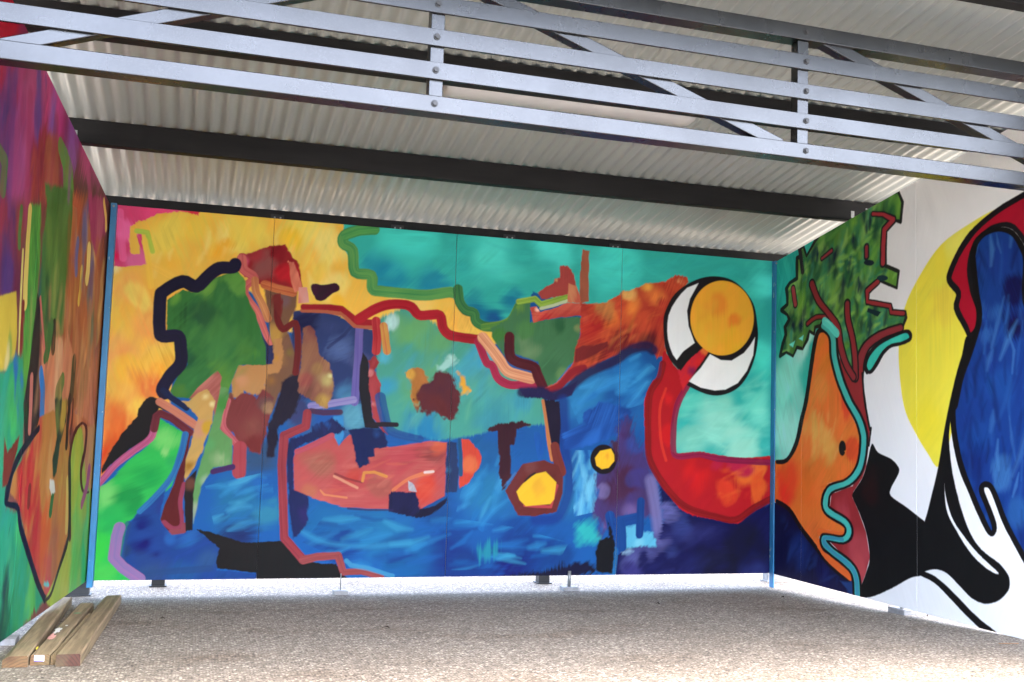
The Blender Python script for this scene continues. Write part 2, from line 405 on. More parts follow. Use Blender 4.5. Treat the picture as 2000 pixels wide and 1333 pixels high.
# the strokes of the three murals: wall, kind, points (mm along the wall, mm up), colours (albedo x1000)
PAINT = [
["P","B",[[-357,2646],[4961,3220],[4982,-380],[-175,-238]],[11,91,296],0,4.0,0.0,25,0.09,[8,59,210],1.0,[[860,558,189,[14,124,265]],[1033,503,95,[26,174,289]],[970,829,143,[27,67,146]],[869,370,110,[11,33,124]],[1401,451,161,[11,111,280]],[1730,387,195,[14,137,296]],[1562,484,162,[13,112,283]],[2175,239,198,[8,40,188]],[2439,657,203,[18,151,309]],[2663,321,203,[8,54,213]],[3017,664,190,[22,160,326]],[3073,1364,246,[22,175,392]],[3452,1451,161,[17,166,433]],[2395,893,136,[12,92,254]],[2130,520,133,[8,61,205]],[2919,235,170,[8,49,188]],[2633,152,202,[8,28,148]],[3573,1241,143,[15,120,353]],[1937,223,196,[9,89,248]],[2282,122,232,[8,36,164]],[1474,258,128,[8,50,199]]]],
["P","B",[[-170,2413],[1508,2472],[1731,1981],[2215,2015],[2584,1691],[2232,1534],[1545,1633],[1088,1641],[821,1917],[420,1381],[403,1160],[178,966],[23,657],[-89,625]],[790,522,82],0,6.5,0.0,80,0.07,[714,361,42],1.0,[[47,1457,171,[783,379,97]],[125,1869,126,[830,445,99]],[257,1625,142,[815,399,92]],[103,1242,139,[737,401,68]],[185,1339,93,[810,469,57]],[330,1393,100,[804,415,50]],[87,1025,154,[658,176,38]],[279,1249,109,[687,204,48]],[154,873,154,[603,125,26]],[57,810,122,[589,113,25]],[15,1987,69,[837,743,322]],[36,2131,57,[838,792,411]],[201,1827,79,[834,637,127]],[695,2240,98,[837,743,264]],[771,2289,164,[834,658,105]],[494,2249,161,[834,634,86]],[346,2172,144,[835,667,102]],[355,2013,80,[832,531,70]],[403,1968,58,[790,538,82]],[623,2130,71,[830,474,47]],[682,2184,39,[831,495,59]],[1184,2342,167,[835,695,118]],[1320,2219,167,[836,705,176]],[1092,2234,73,[832,571,48]],[1365,1955,133,[835,670,181]],[1263,2048,66,[833,578,89]],[1536,1833,134,[832,535,85]],[1872,1888,136,[833,590,141]],[2223,1774,137,[830,474,83]],[1402,1858,67,[831,515,50]]]],
["D","B",[[249,2292],[801,2308],[1055,2331],[1382,2325],[1464,1962],[1175,1843],[808,2178],[273,1879],[232,2067]],[[834,657,121],[832,554,57],[836,721,241],[831,489,53],[833,608,81]],60,124,35,85,0.35],
["D","B",[[-28,1984],[302,1881],[355,1473],[399,1223],[42,810],[-1,809]],[[781,447,90],[733,300,61],[761,221,40],[831,497,100],[667,203,51]],70,155,43,85,0.3],
["P","B",[[-11,2377],[524,2375],[510,2342],[402,2358],[274,2333],[204,2288],[135,2257],[118,2236],[114,2153],[128,2068],[175,2075],[159,2205],[182,2207],[226,2012],[62,1981],[36,1985],[20,2145],[-6,2200]],[654,69,179],0,3.8,6.4,85,0.08,[534,33,122],1.0,[[90,2215,63,[824,153,362]],[151,2023,63,[694,144,317]],[38,2052,44,[770,23,105]],[21,2240,44,[823,97,260]],[458,2353,81,[730,41,80]],[305,2368,128,[822,86,238]]]],
["S","B",[[51,2323],[65,2181],[85,2040]],[44,44,44],[824,152,357],0,3.2,None,0.6],
["S","B",[[155,2214],[215,2209],[251,2094]],[32,31,30],[421,573,75],0,3.2,None,1.0],
["S","B",[[206,2161],[236,2004],[255,1878]],[36,36,36],[832,559,68],0,3.2,None,0.55],
["S","B",[[265,2006],[405,1936],[489,1894]],[44,44,45],[831,517,77],0,3.2,None,0.6],
["P","B",[[1418,2396],[4703,2533],[4718,889],[3698,887],[3723,1608],[3676,1970],[3134,1899],[2720,2014],[2686,1907],[2439,1717],[2237,1878],[2147,1941],[1665,1942],[1491,2099],[1412,2227]],[36,443,365],0,4.2,0.0,12,0.06,[26,345,313],1.0,[[1728,2065,152,[15,278,381]],[2005,2017,154,[16,267,364]],[2327,1849,138,[10,186,287]],[2454,1805,87,[8,136,259]],[2576,1935,105,[13,218,311]],[1855,2297,205,[60,671,567]],[2421,2239,210,[81,699,577]],[2210,2153,104,[28,405,366]],[3318,2237,218,[68,722,610]],[2858,2345,179,[82,776,673]],[4133,1151,219,[249,688,531]],[3933,1036,145,[163,566,429]],[4340,1010,165,[293,721,551]],[4499,1646,187,[82,744,583]],[4493,2173,151,[91,835,704]],[4461,1272,148,[169,710,545]],[3888,1288,109,[96,586,451]]]],
["D","B",[[3848,1323],[4541,1648],[4569,960],[3815,961]],[[302,756,590],[191,659,525],[259,718,557],[138,610,477]],50,201,51,15,0.3],
["D","B",[[1648,2348],[4534,2347],[4494,2060],[3477,2103],[3016,2070],[2576,1935],[2215,2015],[1660,2077]],[[55,595,493],[36,482,426],[48,551,466],[31,418,401]],70,284,49,8,0.3],
["P","B",[[1225,1949],[1249,1964],[1293,1959],[1337,1967],[1376,1977],[1405,1961],[1404,1931],[1369,1909],[1341,1882],[1317,1860],[1283,1851],[1248,1881],[1228,1919]],[47,8,27],1,3.3,0.0,60,0.06,[26,8,19],1.0,[]],
["S","B",[[1615,2347],[1554,2339],[1495,2327],[1426,2295],[1419,2239],[1480,2199],[1501,2059],[1607,2044],[1621,1956],[1682,1945],[1835,1940],[1980,1938],[2125,1968],[2152,1967]],[71,71,70,69,71,71,71,72,71,71,71,72,72,72],[115,339,84],1,3.4,[41,209,68],1.0],
["S","B",[[1615,2347],[1515,2331],[1436,2296]],[68,67,66],[44,247,76],0,3.4,[97,354,83],0.7],
["S","B",[[2194,1992],[2208,1910],[2252,1856],[2311,1839],[2324,1788],[2384,1755],[2470,1755]],[67,67,67,67,68,66,66],[23,131,48],1,3.5,[55,202,53],1.0],
["S","B",[[2384,1750],[2491,1772],[2565,1808],[2602,1873],[2617,1906]],[52,52,52,53,53],[134,275,44],1,3.5,[51,185,39],1.0],
["P","B",[[1666,1767],[1839,1852],[2014,1778],[2121,1699],[2405,1646],[2537,1445],[2821,1336],[2839,1111],[2531,1084],[2355,1028],[2113,981],[1770,1038],[1675,1307],[1664,1573]],[66,301,230],0,10.2,0.0,65,0.08,[50,254,184],1.0,[[1880,1685,135,[125,366,144]],[2089,1629,102,[107,334,148]],[1962,1318,151,[95,309,155]],[2060,1458,102,[96,329,181]],[1732,1309,83,[42,279,409]],[2355,1540,137,[52,315,442]],[2235,1449,102,[61,330,395]],[2007,1051,167,[22,189,344]],[2599,1206,155,[61,306,297]],[2497,1582,86,[49,289,403]],[1748,1739,47,[409,663,624]],[2162,1531,48,[399,618,555]],[1717,1509,53,[80,382,509]],[2381,1301,137,[66,313,286]],[2247,1126,169,[62,290,229]],[2458,1133,137,[42,239,284]],[1852,1515,84,[70,314,235]],[2669,1278,104,[45,276,350]]]],
["D","B",[[1709,1709],[2122,1665],[2408,1577],[2778,1299],[2746,1142],[1905,1048],[1711,1241]],[[116,342,162],[59,299,336],[85,320,222],[45,260,380],[141,388,259]],70,142,37,60,0.32],
["P","B",[[2218,1431],[2261,1412],[2284,1362],[2301,1322],[2255,1304],[2243,1319]],[663,321,32],0,10.2,13.6,60,0.06,None,1.0,[]],
["P","B",[[1856,1419],[1906,1452],[1968,1450],[2012,1381],[2015,1290],[1965,1268],[1957,1187],[1913,1266],[1904,1376]],[392,152,33],0,6.7,10.1,85,0.15,[294,97,29],1.0,[[1890,1416,34,[585,303,48]]]],
["P","B",[[2067,1429],[2134,1437],[2188,1399],[2213,1277],[2209,1125],[2136,1122],[2093,1141],[1967,1197],[1954,1267],[1982,1339],[2023,1351]],[100,22,26],0,8.4,13.5,80,0.1,[69,16,27],1.0,[]],
["P","B",[[1955,1257],[2212,1308],[2212,1166],[2178,1114],[2104,1132],[1968,1177]],[110,20,22],0,10.1,20.2,85,0.1,[73,17,25],1.0,[]],
["P","B",[[2092,1466],[2142,1519],[2183,1547],[2215,1523],[2185,1480],[2124,1447]],[347,577,544],0,13.6,17.0,60,0.06,None,0.7,[]],
["P","B",[[1120,1780],[1339,1807],[1508,1704],[1642,1689],[1667,1506],[1614,1172],[1308,1063],[1191,1157],[1118,1349]],[25,43,140],0,6.6,0.0,50,0.12,[16,26,92],1.0,[[1432,1561,99,[72,118,286]],[1454,1281,82,[54,166,323]],[1181,1712,82,[13,17,71]],[1377,1690,66,[30,48,148]],[1550,1500,66,[56,72,195]],[1499,1168,82,[77,236,361]]]],
["S","B",[[1350,1556],[1451,1645],[1492,1697]],[20,20,20],[16,20,86],0,3.3,None,0.6],
["P","B",[[1097,1186],[1236,1223],[1629,1205],[1722,977],[1540,972],[1247,996],[1117,1041]],[27,92,245],0,9.8,0.0,30,0.12,[19,53,173],1.0,[[1534,1119,82,[89,286,385]],[1191,1157,81,[35,51,140]],[1372,1081,82,[15,86,306]]]],
["S","B",[[1546,1687],[1547,1500],[1536,1215]],[53,53,53],[144,118,336],0,3.3,[91,71,261],1.0],
["S","B",[[1261,1179],[1367,1196],[1529,1228]],[46,46,46],[277,241,438],0,3.3,[152,136,345],1.0],
["S","B",[[1262,1149],[1337,1139],[1447,1146]],[36,36,36],[60,20,45],0,3.3,None,0.9],
["P","B",[[1399,1123],[1468,1121],[1475,1003],[1452,932],[1421,967],[1405,1011]],[44,231,441],0,3.9,0.0,60,0.06,[29,178,403],1.0,[]],
["P","B",[[931,1925],[1140,1907],[1138,1808],[1087,1673],[1153,1481],[1160,1350],[1059,1249],[1018,1118],[973,1149],[957,1471],[998,1538]],[179,91,49],0,6.5,0.0,80,0.15,[117,51,31],1.0,[[1026,1604,65,[440,249,54]],[1048,1475,71,[374,197,49]],[1063,1836,66,[176,100,97]],[1110,1511,46,[198,130,38]],[1064,1346,65,[176,88,46]],[1008,1328,52,[261,121,35]]]],
["P","B",[[1065,1327],[1176,1400],[1192,1270],[1164,1130],[1070,1040],[1041,856],[1006,855],[996,1057],[1027,1135],[1059,1249]],[18,13,26],0,6.4,6.4,85,0.1,[10,8,20],1.0,[]],
["P","B",[[1184,1679],[1227,1701],[1272,1664],[1293,1527],[1365,1441],[1401,1315],[1385,1225],[1358,1175],[1309,1174],[1259,1221],[1180,1266],[1175,1354],[1183,1492]],[219,81,57],0,5.9,9.8,80,0.14,[264,140,59],1.0,[[1360,1343,72,[377,294,115]],[1339,1227,59,[379,217,56]],[1375,1376,26,[526,490,228]],[1214,1353,49,[258,61,53]],[1218,1615,59,[205,63,54]],[1285,1421,49,[266,136,56]]]],
["P","B",[[754,2069],[770,2119],[835,2139],[975,2190],[1051,2206],[1068,2162],[1133,2108],[1157,2020],[1170,1942],[1124,1899],[931,1925],[864,1950],[815,1976]],[272,16,20],0,3.9,8.2,70,0.1,[189,11,16],1.0,[[923,2082,72,[254,68,63]],[1070,2017,53,[473,13,22]],[794,2072,39,[590,72,146]],[874,2117,46,[327,30,37]],[1016,2145,46,[243,10,17]]]],
["S","B",[[786,2091],[799,2023],[867,1974],[818,1917],[821,1859],[892,1766],[945,1652],[983,1561]],[60,58,54,50,47,45,41,38],[464,91,89],1,3.3,[579,152,126],1.0],
["S","B",[[873,1960],[886,1883],[928,1807],[965,1721]],[47,48,48,48],[435,148,58],1,3.3,[540,237,89],1.0],
["S","B",[[936,1935],[1008,1916],[1110,1898]],[56,56,56],[412,93,35],0,3.3,[522,171,61],1.0],
["P","B",[[1076,2094],[1110,2096],[1159,1971],[1171,1922],[1124,1899],[1097,1966]],[526,124,79],0,3.3,0.0,80,0.12,[646,197,122],1.0,[]],
["P","B",[[1148,1933],[1201,1937],[1220,1839],[1148,1830]],[675,350,311],0,3.3,0.0,85,0.15,[534,180,138],1.0,[]],
["S","B",[[1021,1852],[1022,1735],[1064,1659],[1138,1702],[1162,1546],[1153,1389]],[41,41,42,42,42,42],[145,14,14],1,3.3,[95,11,12],1.0],
["P","B",[[991,1870],[1029,1882],[1055,1835],[1045,1736],[995,1792]],[152,19,17],0,6.5,0.0,60,0.06,None,1.0,[]],
["P","B",[[830,1781],[859,1754],[974,1551],[1011,1553],[1022,1437],[980,1425],[960,1448],[956,1526],[888,1648]],[21,26,93],0,3.2,0.0,60,0.06,[13,13,58],1.0,[]],
["P","B",[[765,1323],[797,1411],[975,1425],[1013,1431],[1015,1568],[995,1596],[1057,1599],[1065,1434],[1044,1379],[982,1372],[966,1226],[842,1259],[827,1201],[771,1209]],[433,224,83],0,5.8,9.7,85,0.1,[345,144,46],1.0,[[820,1336,51,[505,247,115]],[1032,1475,45,[467,240,48]]]],
["P","B",[[759,1250],[789,1213],[843,1244],[919,1218],[954,1277],[1032,1222],[1010,1105],[979,960],[956,873],[890,872],[870,909],[803,936],[791,993],[711,1019],[721,1096]],[176,34,33],0,6.4,9.6,85,0.12,[128,27,26],1.0,[[896,1050,80,[204,56,44]],[984,1182,51,[139,57,55]],[934,924,64,[153,24,23]],[1001,1150,39,[282,149,81]]]],
["S","B",[[744,1192],[722,1048],[789,955],[833,908]],[43,43,43,43],[365,63,80],1,3.2,[451,121,128],1.0],
["S","B",[[836,904],[837,823],[839,752]],[83,83,83],[325,53,64],0,3.2,[275,34,43],1.0],
["P","B",[[355,1799],[441,1872],[506,1857],[559,1899],[620,1952],[757,2010],[816,1956],[817,1878],[893,1737],[960,1536],[965,1429],[803,1418],[765,1324],[737,1141],[615,1136],[515,1199],[424,1205],[404,1242],[444,1338],[491,1407],[485,1511],[456,1598],[363,1599]],[35,162,35],0,3.8,0.0,65,0.1,[22,107,32],1.0,[[729,1300,112,[85,232,34]],[574,1894,80,[126,322,49]],[410,1838,51,[132,358,49]],[553,1722,112,[23,104,33]],[478,1431,79,[19,111,39]],[843,1497,71,[55,191,34]],[759,1913,65,[96,285,47]],[472,1257,57,[58,178,29]],[683,1585,96,[49,195,44]],[905,1501,45,[64,214,32]]]],
["D","B",[[382,1791],[755,1978],[938,1470],[735,1172],[459,1225],[490,1479]],[[83,247,39],[23,104,31],[51,189,40],[17,86,28],[64,217,48]],60,127,31,60,0.3],
["P","B",[[689,1276],[758,1269],[721,1096],[707,1019],[784,955],[792,794],[683,780],[617,659],[584,435],[564,621],[608,809],[667,1075]],[110,250,86],0,4.7,0.0,75,0.12,[68,198,54],1.0,[[612,509,68,[266,329,202]],[722,840,63,[233,347,157]],[711,1172,79,[58,213,42]],[657,917,50,[99,278,95]],[639,697,44,[226,334,201]]]],
["S","B",[[682,754],[738,769],[797,784]],[35,35,35],[47,18,79],0,3.1,None,1.0],
["S","B",[[747,2054],[733,2030],[654,2020],[592,1969],[522,1896],[439,1921],[334,1855],[314,1806],[320,1616],[343,1574],[430,1579],[451,1509],[456,1414],[399,1336],[359,1254],[370,1221]],[78,80,80,78,80,80,77,75,75,78,78,75,76,76,75,74],[12,10,33],1,3.2,[9,8,24],1.0],
["S","B",[[364,1243],[406,1203],[504,1140]],[36,37,37],[9,14,50],0,3.1,None,1.0],
["P","B",[[7,84],[-15,626],[65,673],[204,822],[321,933],[354,1071],[496,988],[487,819],[445,663],[320,538],[214,446],[197,385],[177,233],[302,81]],[28,383,70],0,4.6,0.0,55,0.07,[19,317,55],1.0,[[400,935,93,[139,504,113]],[396,864,44,[198,508,143]],[70,597,91,[140,486,113]],[47,264,106,[37,463,51]],[83,143,90,[58,441,66]],[309,723,108,[14,296,60]],[201,568,98,[12,244,51]],[120,476,76,[22,351,71]],[437,818,56,[23,333,77]]]],
["P","B",[[264,1193],[291,1201],[340,1195],[352,1140],[328,1083],[304,970],[288,941],[194,883],[112,799],[64,743],[39,724],[35,760],[67,834],[137,974],[227,1079],[229,1126]],[13,11,11],0,3.1,4.6,60,0.06,[10,8,9],1.0,[]],
["S","B",[[5,650],[49,697],[113,780],[196,856],[305,947],[323,1017],[330,1055]],[39,39,39,40,40,39,39],[330,52,133],1,3.1,[412,101,192],1.0],
["S","B",[[11,763],[13,687],[24,642]],[26,26,26],[238,35,80],0,3.0,None,1.0],
["S","B",[[324,1008],[333,1083],[354,1102],[422,1076],[535,990]],[45,45,47,46,46],[144,23,34],0,3.1,[94,15,21],1.0],
["S","B",[[347,1144],[448,1105],[552,1024]],[25,25,24],[19,12,14],0,3.1,None,1.0],
["S","B",[[346,1172],[438,1119],[560,1038]],[49,49,49],[507,186,106],0,3.1,[407,130,85],1.0],
["P","B",[[515,1196],[566,1267],[679,1377],[704,1340],[692,1215],[675,1100],[642,1201],[631,1241],[569,1210]],[269,63,53],0,3.2,0.0,60,0.12,[368,121,97],1.0,[]],
["P","B",[[471,1182],[516,1183],[567,1233],[621,1259],[645,1226],[670,1189],[664,1141],[659,1056],[614,884],[573,789],[524,695],[509,723],[509,807],[540,911],[560,1034],[576,1081],[518,1146]],[466,295,88],0,3.8,4.7,75,0.1,[390,206,52],1.0,[[576,1025,57,[490,246,134]],[639,1027,38,[487,292,31]],[537,789,56,[282,148,25]],[611,1215,44,[629,514,225]],[653,1169,32,[654,558,253]]]],
["P","B",[[509,976],[540,986],[532,882],[517,826],[515,695],[513,583],[529,444],[542,379],[462,369],[415,415],[390,461],[408,545],[463,675],[483,788]],[100,13,13],0,3.7,0.0,80,0.1,[74,8,10],1.0,[]],
["S","B",[[516,676],[500,564],[516,434],[469,406],[413,443]],[27,27,27,28,27],[219,33,60],1,3.1,None,1.0],
["S","B",[[461,383],[523,388],[535,425]],[37,38,37],[208,43,54],0,3.1,None,1.0],
["P","B",[[524,695],[584,761],[574,611],[581,397],[541,393],[521,602]],[13,9,9],0,3.1,0.0,60,0.06,None,1.0,[[555,680,44,[102,37,23]]]],
["P","B",[[204,415],[252,488],[344,581],[418,675],[394,545],[386,461],[415,415],[462,369],[533,374],[595,397],[744,314],[734,155],[983,134],[986,78],[276,87],[191,206],[196,333]],[13,51,200],0,4.6,0.0,35,0.12,[10,29,149],1.0,[[317,324,86,[8,9,98]],[380,247,76,[8,10,104]],[283,415,55,[8,20,132]],[569,323,93,[18,101,306]],[449,339,55,[17,90,293]],[664,230,93,[23,70,190]],[372,141,153,[24,60,164]],[190,263,42,[16,42,117]],[520,124,123,[14,69,212]],[407,554,49,[16,42,188]]]],
["S","B",[[507,976],[485,844],[434,703],[343,586],[269,507]],[42,39,37,34,31],[26,146,320],1,3.1,[18,82,248],1.0],
["S","B",[[208,433],[192,333],[190,215],[281,141],[448,149],[697,165]],[38,38,37,39,40,40],[18,50,146],1,3.1,None,0.7],
["S","B",[[161,410],[149,360],[139,233],[193,174],[292,105]],[68,67,65,66,67],[200,135,295],0,3.0,[261,122,262],1.0],
["P","B",[[603,402],[676,388],[881,323],[974,323],[1133,332],[1242,217],[1368,188],[1464,187],[1506,120],[1586,71],[977,78],[974,134],[738,165],[727,202],[746,286]],[12,10,10],0,3.1,0.0,60,0.05,[9,9,9],1.0,[]],
["D","B",[[1247,322],[1398,515],[1792,501],[2166,487],[2624,422],[3027,320],[2957,184],[2282,139],[1608,161]],[[23,188,376],[8,40,168],[35,241,366],[8,79,245],[12,116,319],[8,28,144]],60,198,42,8,0.75],
["D","B",[[2263,655],[2462,1031],[2608,932],[2581,659],[2694,473],[2413,388],[2234,521]],[[28,207,412],[12,119,321],[45,259,431]],26,202,47,60,0.6],
["D","B",[[640,666],[1036,767],[1086,386],[716,385]],[[27,192,375],[14,101,271],[48,267,402],[14,58,181]],30,157,40,20,0.65],
["D","B",[[2961,1359],[3526,1634],[3646,1532],[3553,1276],[3079,1118]],[[33,251,564],[17,150,447],[52,327,623]],30,213,49,30,0.55],
["S","B",[[1244,386],[1407,316],[1668,296],[1934,322]],[31,32,32,33],[35,243,399],1,12.9,None,0.45],
["P","B",[[1267,1055],[1410,1109],[1492,1033],[1405,1001],[1168,907],[1175,657],[1263,620],[1276,437],[1213,360],[1181,341],[1149,609],[1116,906],[1146,965],[1268,1016]],[13,19,77],0,5.2,6.4,80,0.12,[9,11,51],1.0,[[1231,514,64,[23,19,99]],[1373,1065,65,[15,68,249]]]],
["S","B",[[1239,1132],[1233,1049],[1102,987],[1097,800],[1133,351],[1258,213]],[55,55,55,54,53,53],[290,41,50],0,3.2,[184,23,32],1.0],
["S","B",[[1258,213],[1343,231],[1473,240],[1512,134],[1629,138],[1759,100]],[55,51,46,42,39,35],[286,59,58],0,3.2,[191,37,38],1.0],
["S","B",[[1528,206],[1559,177],[1668,157],[1828,107]],[28,28,29,29],[50,235,373],0,3.2,None,0.7],
["P","B",[[1166,849],[1178,898],[1395,1010],[1426,972],[1447,929],[1475,964],[1513,1004],[1593,977],[1775,932],[1946,956],[2038,973],[2157,971],[2156,841],[2154,620],[1993,534],[1781,532],[1494,540],[1297,601],[1180,647]],[402,61,60],0,4.3,0.0,20,0.09,[333,82,69],1.0,[[1319,820,97,[318,97,66]],[1263,642,64,[418,104,59]],[2022,668,83,[526,51,30]],[1844,881,116,[408,56,64]],[1576,907,59,[443,83,72]],[1718,681,66,[322,77,59]],[2082,886,67,[257,45,43]],[1550,760,46,[426,44,35]],[1395,563,81,[456,84,71]],[2097,953,50,[505,86,46]]]],
["D","B",[[1190,850],[1517,906],[1876,914],[2132,941],[2133,640],[1887,656],[1492,574],[1218,667]],[[477,80,61],[301,79,54],[530,154,104],[382,44,51],[282,56,48],[556,130,56]],55,118,22,15,0.35],
["S","B",[[1188,888],[1291,934],[1400,996]],[36,36,36],[370,63,85],0,3.2,None,1.0],
["S","B",[[1427,738],[1506,700],[1577,667]],[16,16,16],[561,252,145],0,3.2,None,0.8],
["S","B",[[1431,753],[1505,725],[1605,702]],[13,13,13],[155,26,29],0,3.3,None,0.8],
["S","B",[[1609,712],[1617,763],[1681,770],[1762,742]],[20,20,20,20],[512,193,45],0,3.3,None,1.0],
["S","B",[[1811,655],[1914,731],[2066,779]],[23,23,24],[565,153,63],1,3.3,None,0.8],
["S","B",[[2015,773],[2071,779]],[13,13],[598,443,398],0,3.3,None,1.0],
["S","B",[[1343,649],[1369,621],[1511,603]],[13,13,13],[566,201,76],0,3.2,None,0.8],
["P","B",[[2250,994],[2302,996],[2373,926],[2396,876],[2388,815],[2318,712],[2251,666],[2248,762],[2268,782]],[533,54,29],0,4.0,0.0,60,0.1,[445,35,28],1.0,[[2310,824,47,[606,124,46]]]],
["P","B",[[2151,976],[2224,978],[2243,762],[2236,641],[2153,640]],[18,34,97],0,4.0,5.0,60,0.06,[10,18,58],1.0,[[2161,787,27,[35,108,196]]]],
["S","B",[[2240,989],[2254,873],[2258,762]],[28,28,28],[13,63,144],0,3.4,None,1.0],
["P","B",[[1506,1033],[1629,1052],[1730,1040],[1763,961],[1755,926],[1675,919],[1677,870],[1643,860],[1654,820],[1581,794],[1559,838],[1545,936]],[8,18,74],0,4.6,4.9,60,0.06,[8,10,51],1.0,[[1688,1009,59,[16,62,210]]]],
["P","B",[[1787,626],[1816,648],[1958,645],[1980,598],[1993,529],[1965,479],[1782,517]],[12,12,52],0,4.6,3.3,60,0.06,[8,8,32],1.0,[]],
["P","B",[[1993,534],[2095,559],[2170,612],[2166,570],[2076,500],[1975,474],[1954,489]],[9,8,25],0,4.0,0.0,60,0.06,None,1.0,[]],
["S","B",[[1523,535],[1652,526],[1811,527]],[13,13,13],[22,17,66],0,3.3,None,0.8],
["P","B",[[1905,718],[1946,692],[1965,646],[1912,652]],[430,406,410],0,3.3,0.0,60,0.06,[215,203,249],1.0,[]],
["P","B",[[1575,1535],[1611,1483],[1632,1305],[1656,1117],[1706,1049],[1669,1048],[1609,1053],[1584,1171],[1562,1302],[1562,1451]],[13,12,16],0,3.3,0.0,60,0.06,None,1.0,[]],
["P","B",[[1611,1483],[1650,1515],[1692,1477],[1664,1426],[1698,1327],[1709,1175],[1717,1109],[1761,1011],[1730,1030],[1657,1117],[1635,1265]],[253,24,28],0,4.0,6.6,85,0.12,[325,51,57],1.0,[[1649,1206,33,[450,172,157]],[1679,1373,33,[294,12,21]],[1628,1404,23,[465,135,134]]]],
["S","B",[[1701,1248],[1748,1080],[1811,1022],[1976,987]],[74,64,55,47],[18,73,217],1,3.3,[11,46,172],0.85],
["S","B",[[1629,1071],[1728,1077],[1814,1077]],[30,30,30],[18,12,18],0,3.3,None,1.0],
["S","B",[[1177,1787],[1340,1791],[1432,1780],[1515,1708],[1632,1705]],[30,30,30,30,30],[392,102,51],0,3.3,None,1.0],
["S","B",[[1183,1810],[1339,1817],[1427,1813],[1468,1785],[1534,1733],[1634,1735]],[40,40,40,40,40,40],[308,13,21],0,3.3,[226,9,15],1.0],
["S","B",[[1653,1746],[1665,1640],[1662,1553]],[57,57,57],[330,17,26],0,3.3,[456,46,46],1.0],
["S","B",[[1705,1716],[1718,1643],[1732,1556]],[51,51,51],[576,293,52],0,3.4,[482,100,41],0.95],
["S","B",[[1539,1753],[1627,1815],[1716,1855],[1818,1868],[1883,1852],[1933,1804],[2006,1808],[2078,1810],[2099,1732],[2135,1690],[2188,1676],[2337,1663]],[63,63,64,64,65,65,65,66,66,66,65,66],[390,13,24],1,3.4,[262,9,17],1.0],
["S","B",[[2345,1650],[2368,1599],[2408,1513],[2452,1489],[2492,1409],[2580,1369],[2699,1376],[2809,1354]],[57,57,57,57,57,55,56,56],[352,21,69],1,3.5,[274,14,35],1.0],
["S","B",[[2376,1677],[2442,1603],[2499,1533],[2555,1463],[2643,1436],[2725,1419]],[75,75,75,74,73,73],[583,224,118],1,3.5,[698,352,181],1.0],
["P","B",[[2427,1747],[2544,1807],[2606,1905],[2703,1964],[2708,1806],[2985,1854],[3075,1860],[3072,1753],[3038,1549],[2994,1515],[2908,1395],[2831,1358],[2771,1536],[2605,1580],[2580,1704],[2536,1702],[2530,1566],[2440,1686]],[58,178,77],0,5.2,0.0,60,0.09,[40,135,55],1.0,[[2696,1592,105,[138,254,117]],[2613,1902,63,[141,299,44]],[2930,1780,71,[32,128,52]],[2846,1494,70,[48,152,66]],[2493,1703,55,[52,189,39]],[3043,1787,43,[175,250,96]],[2958,1447,49,[119,244,88]],[2691,1766,70,[72,218,70]]]],
["S","B",[[2621,1937],[2736,1964],[2782,1927],[2970,1992]],[42,42,42,42],[180,345,39],0,3.5,[289,452,66],1.0],
["S","B",[[2782,1900],[2871,1927],[2970,1966]],[21,21,21],[474,548,330],0,3.5,None,1.0],
["P","B",[[2757,2010],[2822,2057],[2866,2081],[2876,2114],[2910,2122],[2907,2210],[2964,2211],[2998,2187],[3036,2050],[2969,2008],[2791,1970]],[388,63,51],0,4.3,5.3,75,0.12,[284,42,39],1.0,[[2884,2104,21,[664,358,153]]]],
["P","B",[[3074,2335],[3125,2327],[3129,1971],[3061,1955],[3061,2181]],[393,125,68],0,3.6,0.0,88,0.12,[280,81,44],1.0,[]],
["P","B",[[2978,2089],[3035,2072],[3053,2030],[3072,1956],[2971,1955]],[656,269,126],0,3.6,0.0,85,0.15,[466,94,55],1.0,[]],
["P","B",[[2703,1900],[2749,1914],[2778,1873],[2893,1913],[2971,1950],[3072,1956],[3086,1871],[2895,1844],[2732,1801]],[465,59,44],0,3.5,0.0,12,0.1,[582,137,78],1.0,[[2760,1894,21,[822,468,367]],[2799,1843,49,[484,27,32]]]],
["S","B",[[2564,1693],[2571,1568],[2629,1524],[2739,1498],[2774,1437],[2815,1355]],[72,72,70,71,73,73],[86,11,17],1,3.5,[57,8,12],1.0],
["P","B",[[3072,1956],[3267,1971],[3380,2063],[3439,2073],[3555,2128],[3713,2154],[3750,2182],[3792,2202],[3871,2202],[3892,2163],[3784,2013],[3738,1878],[3717,1768],[3719,1626],[3649,1600],[3612,1675],[3448,1666],[3197,1530],[2997,1410],[2843,1330],[2820,1358],[2908,1395],[2995,1494],[3033,1538],[3036,1644],[3078,1753]],[396,35,24],0,5.8,5.4,45,0.12,[517,80,26],1.0,[[3461,1938,101,[704,187,39]],[3288,1855,79,[606,127,30]],[3615,2046,91,[726,185,44]],[3813,2156,59,[831,476,186]],[3564,1701,101,[117,14,19]],[3181,1581,89,[158,14,16]],[3369,1691,90,[206,19,19]],[3248,1950,90,[434,159,50]],[3419,2048,65,[700,375,111]],[3718,1881,73,[457,17,27]],[3156,1794,89,[418,23,21]],[3097,1861,43,[490,56,35]],[3696,1971,51,[416,33,26]],[3575,2102,51,[795,375,63]]]],
["D","B",[[3134,1899],[3713,2119],[3679,1824],[3408,1700],[3142,1615]],[[687,159,38],[361,24,22],[576,101,29],[223,19,19],[728,254,65]],50,108,28,45,0.35],
["P","B",[[3033,1538],[3041,1634],[3092,1663],[3160,1662],[3273,1698],[3283,1670],[3195,1610],[3105,1563]],[121,14,16],0,5.7,0.0,60,0.06,[177,20,20],1.0,[]],
